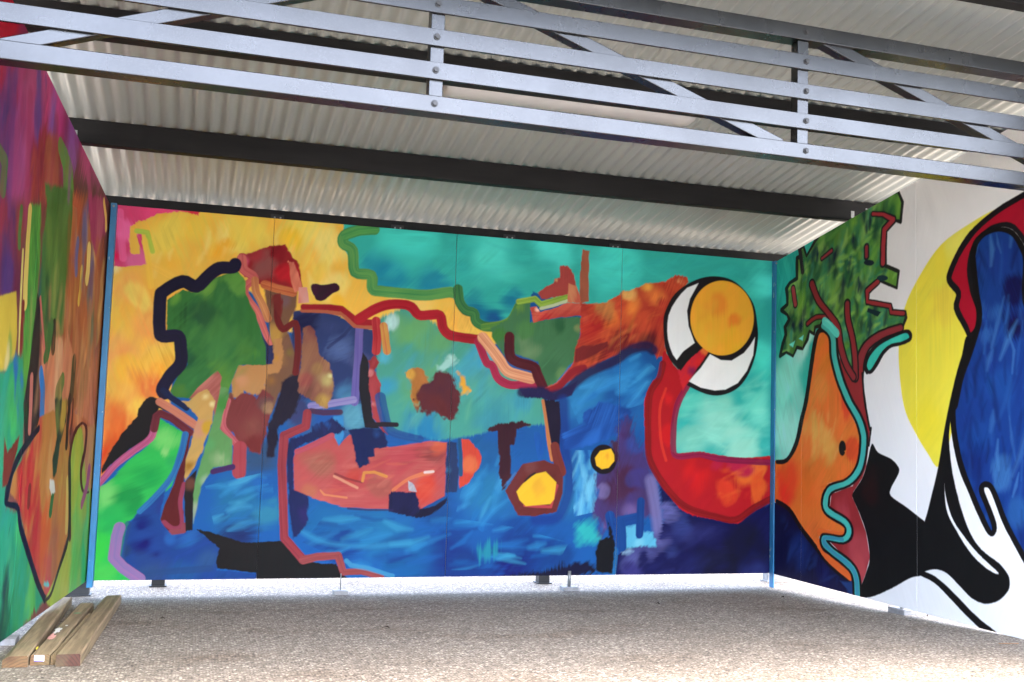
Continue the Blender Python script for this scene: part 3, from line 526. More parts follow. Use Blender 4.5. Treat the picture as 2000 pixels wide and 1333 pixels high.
["S","B",[[2838,1335],[2931,1375],[3018,1474],[3107,1510]],[45,46,46,46],[242,15,22],1,3.5,None,1.0],
["S","B",[[2662,1322],[2810,1334],[2866,1307],[2976,1340],[3064,1423],[3164,1491],[3334,1569],[3448,1650],[3564,1683],[3624,1659]],[66,66,66,67,68,68,68,68,69,71],[19,11,51],1,10.6,None,0.9],
["P","B",[[2643,1348],[2798,1357],[2888,1321],[3064,1423],[3022,1316],[2889,1269],[2800,1288],[2680,1284]],[17,14,64],0,5.6,0.0,60,0.06,None,1.0,[]],
["S","B",[[2960,1272],[2968,1115],[2988,906],[3022,751],[2997,595],[2930,484],[2785,467]],[82,82,81,82,81,78,75],[9,31,178],1,17.3,None,0.8],
["P","B",[[2817,1280],[2934,1274],[2948,1149],[2943,955],[2893,959],[2862,1052],[2837,1166]],[12,8,23],0,4.9,3.5,60,0.06,None,1.0,[]],
["S","B",[[2814,1270],[2837,1156],[2864,1000],[2892,876]],[22,24,27,29],[452,152,52],1,3.5,None,1.0],
["S","B",[[2909,965],[2928,888],[2958,795]],[59,66,73],[152,27,21],1,3.5,None,1.0],
["P","B",[[2565,660],[2683,841],[2835,870],[2935,836],[2976,753],[2973,650],[2933,525],[2780,492],[2661,498]],[129,23,19],0,4.1,0.0,40,0.1,[94,18,23],1.0,[[2738,815,48,[155,40,34]]]],
["S","B",[[2706,565],[2891,556],[2931,698]],[20,21,22],[384,47,51],0,3.4,None,1.0],
["P","B",[[2645,656],[2687,708],[2772,776],[2848,793],[2927,722],[2914,608],[2887,575],[2713,560],[2669,600]],[694,397,22],0,3.4,0.0,60,0.03,None,1.0,[[2815,679,69,[671,332,25]]]],
["S","B",[[2704,729],[2739,763],[2772,781]],[14,14,14],[26,17,16],0,3.4,None,1.0],
["S","B",[[2565,699],[2634,779]],[14,14],[62,132,296],0,3.4,None,0.7],
["P","B",[[2423,1065],[2513,1104],[2674,1124],[2735,1106],[2632,1071],[2619,973],[2587,967],[2604,768],[2543,670],[2515,879],[2504,1057],[2440,1050]],[47,11,18],0,4.8,6.8,60,0.06,[33,9,15],1.0,[]],
["D","B",[[2748,1073],[2822,1041],[2882,869],[2791,867]],[[8,62,287],[13,98,346]],14,138,24,85,0.7],
["P","B",[[3115,1196],[3215,1274],[3387,1270],[3457,1240],[3488,1156],[3392,1057],[3177,977],[2987,957],[2962,1055],[3128,1123]],[11,59,266],0,10.6,10.6,40,0.1,[17,98,366],1.0,[]],
["D","B",[[3028,942],[3215,946],[3226,528],[3059,492]],[[77,337,528],[34,206,447],[130,407,551],[17,139,391]],46,208,34,86,0.8],
["P","B",[[3205,778],[3305,843],[3380,1099],[3458,1187],[3568,976],[3643,743],[3677,499],[3405,492],[3305,392],[3250,345],[3223,527]],[59,33,113],0,24.6,17.6,85,0.12,[42,27,126],1.0,[[3437,758,106,[62,18,52]],[3355,651,88,[63,20,55]],[3501,989,89,[39,55,222]],[3241,667,56,[162,120,278]],[3492,530,77,[136,85,218]],[3285,424,56,[137,86,226]],[3544,777,64,[52,36,149]],[3403,1057,43,[54,18,64]]]],
["S","B",[[3625,743],[3664,573],[3697,340]],[85,85,85],[161,139,306],0,17.7,None,0.85],
["P","B",[[3365,887],[3361,855],[3348,826],[3326,803],[3299,788],[3269,783],[3238,787],[3211,801],[3188,823],[3174,851],[3168,882],[3172,914],[3185,942],[3206,965],[3233,981],[3264,986],[3294,982],[3322,968],[3345,946],[3359,918]],[11,8,10],1,4.2,0.0,60,0.04,None,1.0,[]],
["P","B",[[3330,1007],[3370,1003],[3385,876],[3356,865]],[52,14,20],0,7.1,0.0,60,0.06,None,0.8,[]],
["P","B",[[3240,942],[3320,959],[3344,918],[3347,875],[3306,827],[3255,816],[3215,841],[3202,893]],[790,438,23],0,3.5,0.0,60,0.03,None,1.0,[[3292,913,35,[726,324,24]]]],
["P","B",[[3363,313],[3709,319],[3713,531],[3681,779],[3901,586],[4305,481],[4677,667],[4683,26],[3351,43]],[9,9,66],0,14.2,0.0,20,0.15,[8,8,37],1.0,[[3510,215,98,[71,74,226]],[3702,312,92,[98,93,249]],[3633,256,77,[63,65,203]],[4349,318,181,[8,8,36]],[4148,158,179,[8,8,29]],[3884,408,100,[30,44,176]],[3789,248,78,[26,35,145]],[3744,531,78,[96,98,276]],[3520,127,77,[37,33,154]],[4514,245,109,[8,8,44]],[4474,119,108,[16,21,106]]]],
["D","B",[[3746,460],[4225,426],[4229,103],[3597,109],[3479,250]],[[22,25,120],[11,11,73],[8,8,35],[37,40,155],[15,19,90]],45,212,56,20,0.35],
["P","B",[[3435,424],[3521,437],[3535,356],[3580,393],[3656,384],[3673,298],[3444,275]],[91,367,505],0,10.5,10.5,60,0.06,None,1.0,[[3535,319,49,[154,454,549]]]],
["P","B",[[3411,257],[3479,277],[3502,256],[3445,230]],[236,376,493],0,13.9,0.0,60,0.06,None,0.8,[]],
["P","B",[[3068,444],[3213,465],[3250,335],[3094,304]],[25,333,324],0,34.5,13.8,60,0.06,None,1.0,[]],
["P","B",[[2381,281],[2518,310],[2530,240],[2394,206]],[14,175,237],0,30.1,0.0,60,0.06,None,1.0,[]],
["S","B",[[3323,497],[3345,392],[3376,267]],[72,71,71],[11,68,249],0,3.5,[8,37,175],1.0],
["S","B",[[3383,455],[3451,471],[3532,487]],[74,74,74],[11,58,220],0,3.5,[8,38,169],1.0],
["S","B",[[3552,599],[3549,477],[3546,372]],[58,58,58],[10,53,206],0,3.5,[8,33,146],1.0],
["S","B",[[3406,445],[3414,361],[3416,288]],[68,68,68],[9,51,194],0,3.5,None,1.0],
["S","B",[[3365,267],[3361,184],[3352,96]],[46,45,45],[18,137,319],0,3.5,None,0.8],
["P","B",[[3303,471],[3338,424],[3364,319],[3346,111],[3222,121],[3230,216],[3224,257],[3250,330],[3317,361]],[8,8,10],0,5.5,5.2,60,0.06,None,1.0,[]],
["P","B",[[2578,94],[2943,166],[3074,204],[3231,185],[3233,107],[3034,74],[2600,68]],[8,8,30],0,17.0,13.6,60,0.06,[8,8,18],1.0,[]],
["P","B",[[4067,1713],[4056,1661],[4005,1563],[3906,1434],[3829,1286],[3784,1140],[3771,996],[3807,939],[3982,954],[4136,936],[4341,918],[4675,918],[4677,656],[4469,573],[4326,463],[4265,455],[4103,480],[3902,522],[3782,621],[3661,779],[3600,884],[3573,1062],[3568,1312],[3628,1441],[3686,1479],[3696,1606],[3722,1651],[3824,1522],[3903,1598],[4010,1703]],[429,13,17],1,4.3,0.0,70,0.06,[338,9,15],1.0,[[4351,761,88,[680,132,23]],[4474,848,51,[705,140,28]],[4459,701,66,[661,99,21]],[4221,698,73,[639,44,19]],[3977,784,108,[597,15,15]],[4300,870,91,[457,17,56]],[4137,878,58,[429,15,48]],[4023,1678,37,[823,146,25]],[3734,1066,72,[568,14,16]],[3749,1319,65,[625,16,18]]]],
["D","B",[[4137,841],[4549,886],[4551,665],[4141,588]],[[669,121,23],[599,33,18],[647,78,20]],36,102,29,25,0.35],
["S","B",[[3700,1563],[3675,1461],[3602,1342],[3597,1063],[3620,874],[3773,663],[3921,554],[4122,502],[4285,477],[4436,562],[4602,640]],[51,50,51,51,50,49,47,47,47,49,49],[167,8,10],1,3.6,[242,10,11],0.9],
["S","B",[[4028,1594],[3894,1416],[3809,1249],[3790,1003],[3823,918],[3995,933],[4136,910],[4341,896],[4599,887]],[46,46,47,47,44,43,44,44,44],[188,11,45],1,3.6,[284,15,60],0.95],
["S","B",[[3727,1391],[3683,1245],[3695,1030],[3737,887]],[19,20,20,20],[713,46,24],1,3.6,None,0.6],
["P","B",[[3697,1854],[3713,1943],[3782,2068],[3914,2166],[4059,2216],[4208,2210],[4321,2150],[4411,2043],[4443,1921],[4454,1786],[4428,1639],[4367,1502],[4281,1409],[4158,1360],[4036,1366],[3890,1421],[3890,1431],[3925,1488],[3834,1522],[3804,1548],[3749,1605],[3712,1702]],[14,12,14],1,3.7,0.0,60,0.04,None,1.0,[]],
["P","B",[[3968,2159],[3903,2043],[3881,1953],[3895,1844],[3945,1727],[3862,1666],[3809,1595],[3776,1634],[3754,1682],[3736,1741],[3729,1801],[3730,1856],[3737,1911],[3762,1973],[3795,2025],[3833,2074],[3878,2119]],[809,836,840],0,3.7,0.0,60,0.02,None,1.0,[]],
["P","B",[[4429,1794],[4415,1661],[4366,1546],[4293,1454],[4195,1403],[4109,1393],[3999,1409],[3902,1451],[3997,1551],[4068,1652],[4155,1614],[4241,1614],[4340,1674],[4389,1732]],[838,840,817],0,3.7,0.0,60,0.02,None,1.0,[]],
["P","B",[[4019,1701],[4068,1685],[3996,1584],[3890,1431],[3855,1381],[3822,1521],[3899,1602]],[642,23,25],0,5.5,0.0,60,0.06,[355,14,39],1.0,[[4027,1682,37,[824,159,29]],[3932,1527,44,[301,17,70]]]],
["P","B",[[3807,1597],[3850,1654],[3957,1728],[4007,1695],[3899,1602],[3840,1522],[3810,1548]],[12,11,12],0,3.7,0.0,60,0.04,None,1.0,[]],
["P","B",[[4418,1935],[4406,1849],[4370,1771],[4314,1708],[4243,1665],[4164,1648],[4086,1657],[4015,1692],[3958,1748],[3921,1821],[3908,1904],[3919,1987],[3953,2065],[4008,2129],[4078,2172],[4156,2191],[4236,2183],[4308,2149],[4366,2093],[4404,2019]],[829,420,36],1,3.7,0.0,70,0.044,[827,337,33],1.0,[[4141,2000,97,[826,294,32]],[4245,1913,60,[826,272,29]],[4038,1993,67,[828,364,39]],[4207,1706,93,[787,421,26]],[4288,1785,75,[829,436,29]],[4042,1771,74,[830,464,41]]]],
["P","R",[[-250,3847],[2947,4208],[2827,-1279],[-156,-945]],[845,850,845],0,3.2,0.0,88,0.012,None,1.0,[]],
["P","R",[[-149,2509],[590,2530],[666,2096],[626,1822],[447,1271],[355,1024],[226,927],[-119,882]],[31,455,370],0,5.4,0.0,86,0.06,[47,550,435],1.0,[[209,2153,226,[25,443,396]],[283,1634,171,[256,836,715]],[190,1129,295,[380,837,718]],[379,1700,120,[408,837,753]],[152,1421,224,[303,836,691]],[473,1764,85,[425,837,743]]]],
["P","R",[[2238,2315],[2036,2274],[1804,2194],[1622,2042],[1483,1863],[1429,1636],[1446,1405],[1490,1244],[1584,1113],[1683,1005],[1782,933],[1890,1149],[1953,1494],[2044,1657],[1957,1878],[1897,1994],[1990,2132],[2251,2266]],[836,751,72],1,3.8,0.0,60,0.035,[835,702,56],1.0,[[1980,2191,137,[838,810,136]],[1637,1735,147,[836,745,70]],[1812,1836,106,[835,673,71]],[1678,1170,179,[836,725,49]],[2021,2270,85,[837,793,108]]]],
["P","R",[[1431,2577],[1467,2508],[1449,2393],[1404,2408],[1306,2360],[1306,2144],[1430,2091],[1412,1993],[1236,2063],[1110,2010],[1114,1926],[1357,1897],[1376,1857],[1492,1841],[1497,1804],[1465,1749],[1208,1711],[1052,1626],[951,1520],[846,1676],[802,1845],[670,1896],[626,1835],[546,1829],[535,1783],[477,1808],[454,1757],[395,1691],[323,1706],[274,1648],[186,1680],[102,1658],[135,1739],[177,1805],[166,1862],[221,1912],[195,1949],[118,1991],[194,2025],[193,2081],[180,2138],[222,2175],[316,2197],[315,2341],[364,2348],[343,2406],[399,2410],[436,2337],[541,2428],[732,2539],[1431,2586]],[66,230,46],0,3.4,0.0,75,0.2,[35,159,70],1.0,[[247,1855,173,[37,139,57]],[713,2090,227,[124,381,104]],[1155,2559,126,[181,427,69]],[1051,1753,126,[118,308,46]]]],
["D","R",[[1431,2577],[1467,2508],[1449,2393],[1404,2408],[1306,2360],[1306,2144],[1430,2091],[1412,1993],[1236,2063],[1110,2010],[1114,1926],[1357,1897],[1376,1857],[1492,1841],[1497,1804],[1465,1749],[1208,1711],[1052,1626],[951,1520],[846,1676],[802,1845],[670,1896],[626,1835],[546,1829],[535,1783],[477,1808],[454,1757],[395,1691],[323,1706],[274,1648],[186,1680],[102,1658],[135,1739],[177,1805],[166,1862],[221,1912],[195,1949],[118,1991],[194,2025],[193,2081],[180,2138],[222,2175],[316,2197],[315,2341],[364,2348],[343,2406],[399,2410],[436,2337],[541,2428],[732,2539],[1431,2586]],[[166,393,54],[33,202,98],[92,294,52],[55,294,178],[257,495,117],[18,97,43],[115,261,37],[42,175,38]],340,130,63,74,1.25],
["D","R",[[1431,2577],[1467,2508],[1449,2393],[1404,2408],[1306,2360],[1306,2144],[1430,2091],[1412,1993],[1236,2063],[1110,2010],[1114,1926],[1357,1897],[1376,1857],[1492,1841],[1497,1804],[1465,1749],[1208,1711],[1052,1626],[951,1520],[846,1676],[802,1845],[670,1896],[626,1835],[546,1829],[535,1783],[477,1808],[454,1757],[395,1691],[323,1706],[274,1648],[186,1680],[102,1658],[135,1739],[177,1805],[166,1862],[221,1912],[195,1949],[118,1991],[194,2025],[193,2081],[180,2138],[222,2175],[316,2197],[315,2341],[364,2348],[343,2406],[399,2410],[436,2337],[541,2428],[732,2539],[1431,2586]],[[98,305,52],[36,202,86],[238,510,94]],110,102,34,20,1.1],
["D","R",[[1431,2577],[1467,2508],[1449,2393],[1404,2408],[1306,2360],[1306,2144],[1430,2091],[1412,1993],[1236,2063],[1110,2010],[1114,1926],[1357,1897],[1376,1857],[1492,1841],[1497,1804],[1465,1749],[1208,1711],[1052,1626],[951,1520],[846,1676],[802,1845],[670,1896],[626,1835],[546,1829],[535,1783],[477,1808],[454,1757],[395,1691],[323,1706],[274,1648],[186,1680],[102,1658],[135,1739],[177,1805],[166,1862],[221,1912],[195,1949],[118,1991],[194,2025],[193,2081],[180,2138],[222,2175],[316,2197],[315,2341],[364,2348],[343,2406],[399,2410],[436,2337],[541,2428],[732,2539],[1431,2586]],[[12,30,53],[16,60,50],[13,25,42],[20,75,36]],55,102,52,78,1.2],
["S","R",[[1431,2577],[1467,2508],[1449,2393],[1404,2408],[1306,2360],[1306,2144],[1430,2091],[1412,1993],[1236,2063],[1110,2010],[1114,1926],[1357,1897],[1376,1857],[1492,1841],[1497,1804],[1465,1749],[1208,1711],[1052,1626],[951,1520],[846,1676],[802,1845],[670,1896],[626,1835],[546,1829],[535,1783],[477,1808],[454,1757],[395,1691],[323,1706],[274,1648],[186,1680],[102,1658],[135,1739],[177,1805],[166,1862],[221,1912],[195,1949],[118,1991],[194,2025],[193,2081],[180,2138],[222,2175],[316,2197],[315,2341],[364,2348],[343,2406],[399,2410],[436,2337],[541,2428],[732,2539],[1431,2586],[1431,2577]],[22,26,26,20,28,24,22,18,18,27,19,17,18,17,26,19,20,24,18,28,26,20,25,26,22,23,32,24,24,22,20,30,36,37,37,37,25,38,34,36,38,27,35,37,36,36,23,22,29,22,19,27],[17,20,18],0,3.4,None,1.0],
["P","R",[[346,1765],[406,1787],[395,1748]],[181,835,704],0,4.3,0.0,60,0.06,None,1.0,[]],
["P","R",[[223,1733],[298,1755],[273,1709]],[182,835,701],0,4.4,0.0,60,0.06,None,1.0,[]],
["S","R",[[351,2398],[369,2319],[389,2235]],[43,43,43],[25,23,29],0,3.6,None,1.0],
["S","R",[[1178,2493],[1283,2470],[1380,2418],[1293,2372],[1283,2267],[1280,2166]],[42,41,62,65,66,66],[19,17,21],0,3.2,None,1.0],
["S","R",[[1178,2493],[1283,2470],[1380,2418],[1293,2372],[1283,2267],[1280,2166]],[22,22,34,35,35,35],[401,41,52],0,3.2,None,1.0],
["S","R",[[1230,2056],[1122,2008],[1122,1940],[1348,1889],[1357,1850],[1474,1832]],[51,62,45,42,42,40],[16,14,16],0,3.2,None,1.0],
["S","R",[[1230,2056],[1122,2008],[1122,1940],[1348,1889],[1357,1850],[1474,1832]],[28,34,24,22,23,21],[336,33,39],0,3.2,None,1.0],
["S","R",[[622,2292],[734,2328]],[43,43],[23,22,27],0,3.5,None,1.0],
["S","R",[[622,2292],[734,2328]],[17,17],[361,42,57],0,3.5,None,1.0],
["S","R",[[1114,2289],[1114,2233]],[58,58],[20,18,23],0,3.3,None,1.0],
["S","R",[[1114,2289],[1114,2233]],[26,26],[312,36,47],0,3.3,None,1.0],
["S","R",[[268,2127],[299,2014]],[63,62],[21,18,22],0,3.7,None,1.0],
["S","R",[[268,2127],[299,2014]],[38,37],[408,58,68],0,3.7,None,1.0],
["P","R",[[1192,2180],[1189,2174],[1182,2170],[1170,2167],[1156,2166],[1140,2168],[1124,2171],[1109,2176],[1097,2182],[1090,2189],[1087,2195],[1090,2201],[1097,2205],[1109,2208],[1124,2209],[1140,2207],[1156,2204],[1170,2199],[1182,2193],[1189,2186]],[12,21,35],0,3.9,0.0,60,0.06,None,1.0,[]],
["P","R",[[1328,2065],[1325,2059],[1317,2055],[1305,2052],[1290,2051],[1273,2053],[1256,2056],[1240,2061],[1228,2066],[1220,2073],[1217,2079],[1220,2085],[1228,2089],[1240,2092],[1256,2092],[1273,2091],[1290,2088],[1305,2083],[1317,2077],[1325,2071]],[12,37,46],0,3.8,0.0,60,0.06,None,1.0,[]],
["P","R",[[1130,1900],[1264,1862],[1227,1836],[1120,1877]],[8,25,33],0,3.9,0.0,60,0.06,None,1.0,[]],
["S","R",[[1447,1745],[1283,1723],[1130,1669],[1056,1576],[1032,1431]],[65,69,83,104,107],[14,12,13],1,3.2,None,1.0],
["S","R",[[1447,1745],[1283,1723],[1130,1669],[1056,1576],[1032,1431]],[39,41,50,62,64],[262,33,41],1,3.2,None,1.0],
["P","R",[[831,1696],[888,1549],[971,1482],[1009,1431],[1041,1524],[1073,1549],[1089,1393],[1131,1216],[1153,1144],[1141,1049],[1112,905],[1073,832],[984,742],[974,705],[1035,626],[1113,502],[1152,354],[1114,256],[1056,148],[1020,196],[956,294],[747,391],[704,436],[894,456],[935,521],[831,572],[724,613],[745,714],[974,778],[1093,952],[1092,1084],[1013,1228],[900,1365],[832,1535]],[318,31,33],0,3.2,0.0,80,0.06,[254,22,26],1.0,[[1055,370,143,[461,60,71]],[893,610,106,[439,53,64]],[1105,1168,102,[315,27,31]],[947,679,84,[353,35,42]],[1055,244,81,[511,71,78]]]],
["S","R",[[912,1948],[920,1846],[970,1717],[995,1592],[1002,1469]],[77,74,73,75,75],[15,13,15],1,3.3,None,1.0],
["S","R",[[912,1948],[920,1846],[970,1717],[995,1592],[1002,1469]],[44,42,42,43,43],[277,31,36],1,3.3,None,1.0],
["S","R",[[453,1861],[557,1896],[697,1887]],[51,45,41],[18,15,18],1,3.5,None,1.0],
["S","R",[[453,1861],[557,1896],[697,1887]],[25,22,21],[279,30,34],1,3.5,None,1.0],
["S","R",[[504,2132],[584,2010],[697,1913],[807,1806],[841,1677],[899,1560],[982,1470]],[77,71,65,74,79,72,67],[17,14,16],1,3.4,None,1.0],
["S","R",[[504,2132],[584,2010],[697,1913],[807,1806],[841,1677],[899,1560],[982,1470]],[46,42,39,45,48,43,40],[278,31,37],1,3.4,None,1.0],
["S","R",[[1072,1490],[1096,1320],[1151,1136],[1160,1144],[1141,1037]],[21,21,20,20,20],[13,10,11],1,3.2,None,1.0],
["P","R",[[1121,1498],[1101,1537],[1131,1596],[1208,1652],[1302,1686],[1429,1715],[1504,1721],[1535,1700],[1528,1671],[1447,1652],[1357,1645],[1283,1609],[1217,1543],[1164,1498]],[34,494,397],1,3.1,0.0,60,0.06,[55,599,459],1.0,[]],
["S","R",[[1121,1498],[1101,1537],[1131,1596],[1208,1652],[1302,1686],[1429,1715],[1504,1721],[1535,1700],[1528,1671],[1447,1652],[1357,1645],[1283,1609],[1217,1543],[1164,1498],[1121,1498]],[36,39,34,29,26,25,23,32,27,24,26,31,32,28,24],[14,11,13],1,3.1,None,1.0],
["P","R",[[1170,1049],[1231,998],[1356,963],[1419,923],[1433,893],[1406,849],[1356,787],[1356,741],[1497,686],[1640,625],[1661,629],[1714,767],[1771,932],[1836,1191],[1915,1432],[1969,1557],[2000,1650],[2059,1646],[2006,1533],[1953,1430],[1898,1283],[1867,1149],[1863,1063],[1888,905],[1946,731],[2019,593],[2104,511],[2227,457],[2286,411],[2303,375],[2292,325],[2224,263],[2128,231],[2029,244],[1942,292],[1837,349],[1743,358],[1655,333],[1622,306],[1530,280],[1355,193],[1152,110],[1026,104],[1056,154],[1114,256],[1148,354],[1113,502],[1035,626],[974,705],[984,742],[1073,832],[1122,929]],[8,8,8],1,2.9,0.0,60,0.06,[8,8,8],1.0,[[1157,789,100,[18,8,8]]]],
["P","R",[[1822,841],[1831,775],[1878,663],[1960,577],[2075,488],[2224,405],[2158,410],[2032,477],[1908,598],[1837,702]],[845,850,845],1,2.7,0.0,60,0.06,None,1.0,[]],
["S","R",[[1630,321],[1743,299],[1882,231],[2000,164],[2099,116],[2195,80],[2352,6]],[35,40,44,46,46,48,50],[9,8,8],1,2.7,None,1.0],
["P","R",[[578,1788],[650,1799],[716,1749],[751,1685],[740,1607],[781,1490],[889,1323],[994,1187],[1042,1132],[1074,1049],[1032,913],[930,824],[699,775],[659,722],[636,657],[678,586],[893,529],[915,496],[849,476],[661,471],[614,429],[615,365],[766,270],[955,211],[955,192],[812,214],[639,291],[525,369],[387,458],[238,574],[110,611],[-43,626],[-47,885],[207,909],[329,1034],[397,1233],[447,1345],[536,1672]],[825,205,34],1,3.4,0.0,75,0.07,[823,151,32],1.0,[[542,1097,138,[829,415,86]],[674,1031,116,[829,395,80]],[163,694,147,[822,72,27]],[890,1283,107,[822,82,26]],[549,378,136,[824,175,35]],[261,807,121,[822,100,27]],[600,1407,114,[826,273,49]],[1000,1005,67,[820,98,28]],[658,1612,91,[825,224,29]],[453,713,116,[824,179,29]],[840,215,85,[822,129,30]]]],
["D","R",[[478,1341],[945,1167],[946,906],[420,920]],[[830,430,104],[826,264,52],[824,159,35],[831,473,137]],40,87,34,70,0.4],
["P","R",[[-113,602],[90,606],[238,564],[387,451],[549,351],[812,214],[1013,194],[1040,85],[-103,49]],[9,9,53],0,3.4,0.0,60,0.2,[8,8,31],1.0,[[364,288,141,[12,25,133]],[669,191,110,[9,10,79]],[976,138,66,[14,41,158]]]],
["D","R",[[131,548],[609,284],[949,134],[237,132]],[[18,52,209],[8,8,46],[12,25,130]],26,170,36,50,0.4],
["S","R",[[656,1799],[578,1791],[524,1655],[447,1345],[391,1208],[323,1034],[206,916],[71,897]],[29,43,49,49,49,46,35,30],[15,12,13],1,3.5,None,1.0],
["S","R",[[76,616],[238,571],[387,458],[549,358],[726,252],[873,200],[949,188]],[33,37,40,38,35,31,28],[13,10,10],1,3.4,None,1.0],
["P","R",[[771,369],[960,269],[1034,191],[1035,109],[971,99],[840,166],[960,167],[895,248]],[16,48,176],0,6.4,0.0,60,0.06,None,1.0,[]],
["S","R",[[608,452],[782,453],[883,460]],[51,50,49],[800,147,29],1,3.3,None,1.0],
["S","R",[[621,372],[738,293],[949,217]],[81,73,67],[797,145,29],1,3.3,None,1.0],
["S","R",[[641,742],[836,790],[968,859]],[41,42,44],[811,164,31],1,3.3,None,1.0],
["S","R",[[638,1831],[715,1787],[757,1729],[769,1619],[827,1478],[928,1322],[1026,1216],[1074,1136],[1090,1059],[1053,904],[930,801],[734,744],[677,660],[707,598],[893,545],[937,485],[872,430],[685,423],[662,390],[749,344],[949,274],[1013,207],[1024,114]],[75,82,104,105,97,90,88,96,99,89,69,73,108,81,78,100,62,63,102,78,80,100,101],[13,10,11],1,3.3,None,1.0],
["S","R",[[638,1831],[715,1787],[757,1729],[769,1619],[827,1478],[928,1322],[1026,1216],[1074,1136],[1090,1059],[1053,904],[930,801],[734,744],[677,660],[707,598],[893,545],[937,485],[872,430],[685,423],[662,390],[749,344],[949,274],[1013,207],[1024,114]],[37,41,52,53,49,45,44,48,49,45,35,36,54,41,39,50,31,31,51,39,40,50,51],[79,567,447],1,3.3,[48,406,405],1.0],
["S","R",[[872,430],[685,423],[662,390],[749,344],[949,274],[1013,207],[1024,114]],[23,23,38,29,29,37,37],[40,204,364],1,3.2,None,0.75],
["S","R",[[656,1861],[727,1820],[797,1767]],[55,56,58],[118,810,684],0,3.4,None,0.9],
["P","R",[[902,1016],[900,1001],[895,987],[886,976],[875,968],[863,965],[851,968],[840,974],[832,985],[826,999],[824,1014],[826,1029],[831,1043],[840,1055],[851,1062],[863,1064],[875,1062],[886,1055],[894,1045],[900,1031]],[13,10,11],0,4.0,0.0,60,0.06,None,1.0,[]],
["P","R",[[885,996],[908,1003],[897,983]],[822,226,38],0,3.9,0.0,60,0.06,None,1.0,[]],
["P","R",[[2712,2417],[2430,2352],[2252,2307],[2080,2234],[1960,2136],[1882,2028],[1873,1975],[1945,1899],[1926,1817],[2000,1703],[2033,1656],[2091,1695],[2097,1799],[2050,1910],[2033,2018],[2064,2130],[2152,2200],[2250,2224],[2358,2195],[2511,2049],[2752,2105]],[424,8,26],1,2.8,0.0,60,0.05,[348,8,24],1.0,[]],
["S","R",[[2712,2417],[2430,2352],[2252,2307],[2080,2234],[1960,2136],[1882,2028],[1873,1975],[1945,1899],[1926,1817],[2000,1703],[2033,1656],[2091,1695],[2097,1799],[2050,1910],[2033,2018],[2064,2130],[2152,2200],[2250,2224],[2358,2195],[2511,2049],[2752,2105]],[31,33,35,39,43,46,41,42,43,38,31,42,41,41,44,43,37,31,30,28,30],[12,10,12],1,2.8,None,1.0],
["P","R",[[2056,2089],[2082,2159],[2152,2200],[2250,2204],[2345,2167],[2409,2085],[2434,2012],[2425,1864],[2437,1774],[2530,1667],[2764,1545],[2844,1149],[2855,624],[2715,207],[2507,372],[2402,503],[2283,659],[2218,781],[2171,848],[2122,850],[2110,814],[2148,746],[2196,651],[2188,605],[2147,626],[2035,799],[1948,960],[1902,1128],[1894,1255],[1914,1283],[1960,1430],[2014,1533],[2074,1655],[2104,1757],[2083,1885]],[11,50,247],0,2.7,0.0,80,0.16,[8,24,141],1.0,[[2248,2063,111,[13,47,264]],[2371,1884,77,[8,13,88]],[2132,1747,81,[36,147,429]],[2150,1663,64,[29,113,380]],[2350,1673,77,[8,13,88]],[2086,1116,97,[12,60,272]],[2275,1358,124,[13,67,291]],[2371,731,89,[22,100,321]],[2046,978,81,[8,32,183]],[2269,907,77,[39,142,391]]]],
["D","R",[[2056,2089],[2082,2159],[2152,2200],[2250,2204],[2345,2167],[2409,2085],[2434,2012],[2425,1864],[2437,1774],[2530,1667],[2764,1545],[2844,1149],[2855,624],[2715,207],[2507,372],[2402,503],[2283,659],[2218,781],[2171,848],[2122,850],[2110,814],[2148,746],[2196,651],[2188,605],[2147,626],[2035,799],[1948,960],[1902,1128],[1894,1255],[1914,1283],[1960,1430],[2014,1533],[2074,1655],[2104,1757],[2083,1885]],[[24,105,344],[8,18,117],[15,69,284],[56,183,437],[8,10,68]],120,213,28,82,0.7],
["S","R",[[2056,2089],[2082,2159],[2152,2200],[2250,2204],[2345,2167],[2409,2085],[2434,2012],[2425,1864],[2437,1774],[2530,1667],[2764,1545],[2844,1149],[2855,624],[2715,207],[2507,372],[2402,503],[2283,659],[2218,781],[2171,848],[2122,850],[2110,814],[2148,746],[2196,651],[2188,605],[2147,626],[2035,799],[1948,960],[1902,1128],[1894,1255],[1914,1283],[1960,1430],[2014,1533],[2074,1655],[2104,1757],[2083,1885],[2056,2089]],[44,42,34,30,30,34,37,38,34,30,31,32,29,25,35,37,38,39,35,31,42,40,41,30,39,41,43,44,45,43,43,42,42,42,42,42],[9,8,8],1,2.7,None,1.0],
["P","R",[[2432,1893],[2509,1932],[2604,1746],[2530,1686],[2443,1783]],[733,660,63],0,3.2,0.0,60,0.06,None,1.0,[]],
["P","L",[[3430,3026],[678,4886],[-1590,-1472],[2749,-117]],[172,58,48],0,5.5,0.0,88,0.12,[129,38,37],1.0,[]],
["P","L",[[3430,3026],[678,4886],[60,2416],[977,2350],[1556,2087],[2240,1854],[3076,1392]],[242,24,79],0,54.9,0.0,86,0.1,[171,17,55],1.0,[[2295,2629,188,[430,11,32]],[2267,2241,103,[135,43,166]],[2219,2108,123,[74,33,135]],[2002,2253,113,[319,84,270]],[1920,2411,159,[419,70,189]],[1468,2477,183,[509,49,220]],[1112,2396,148,[308,92,331]],[1548,2404,95,[251,103,380]],[1689,2555,143,[523,64,195]],[2034,2069,101,[300,52,170]],[786,2354,147,[512,59,193]],[493,2306,143,[440,66,199]],[1786,2406,77,[154,65,253]]]],
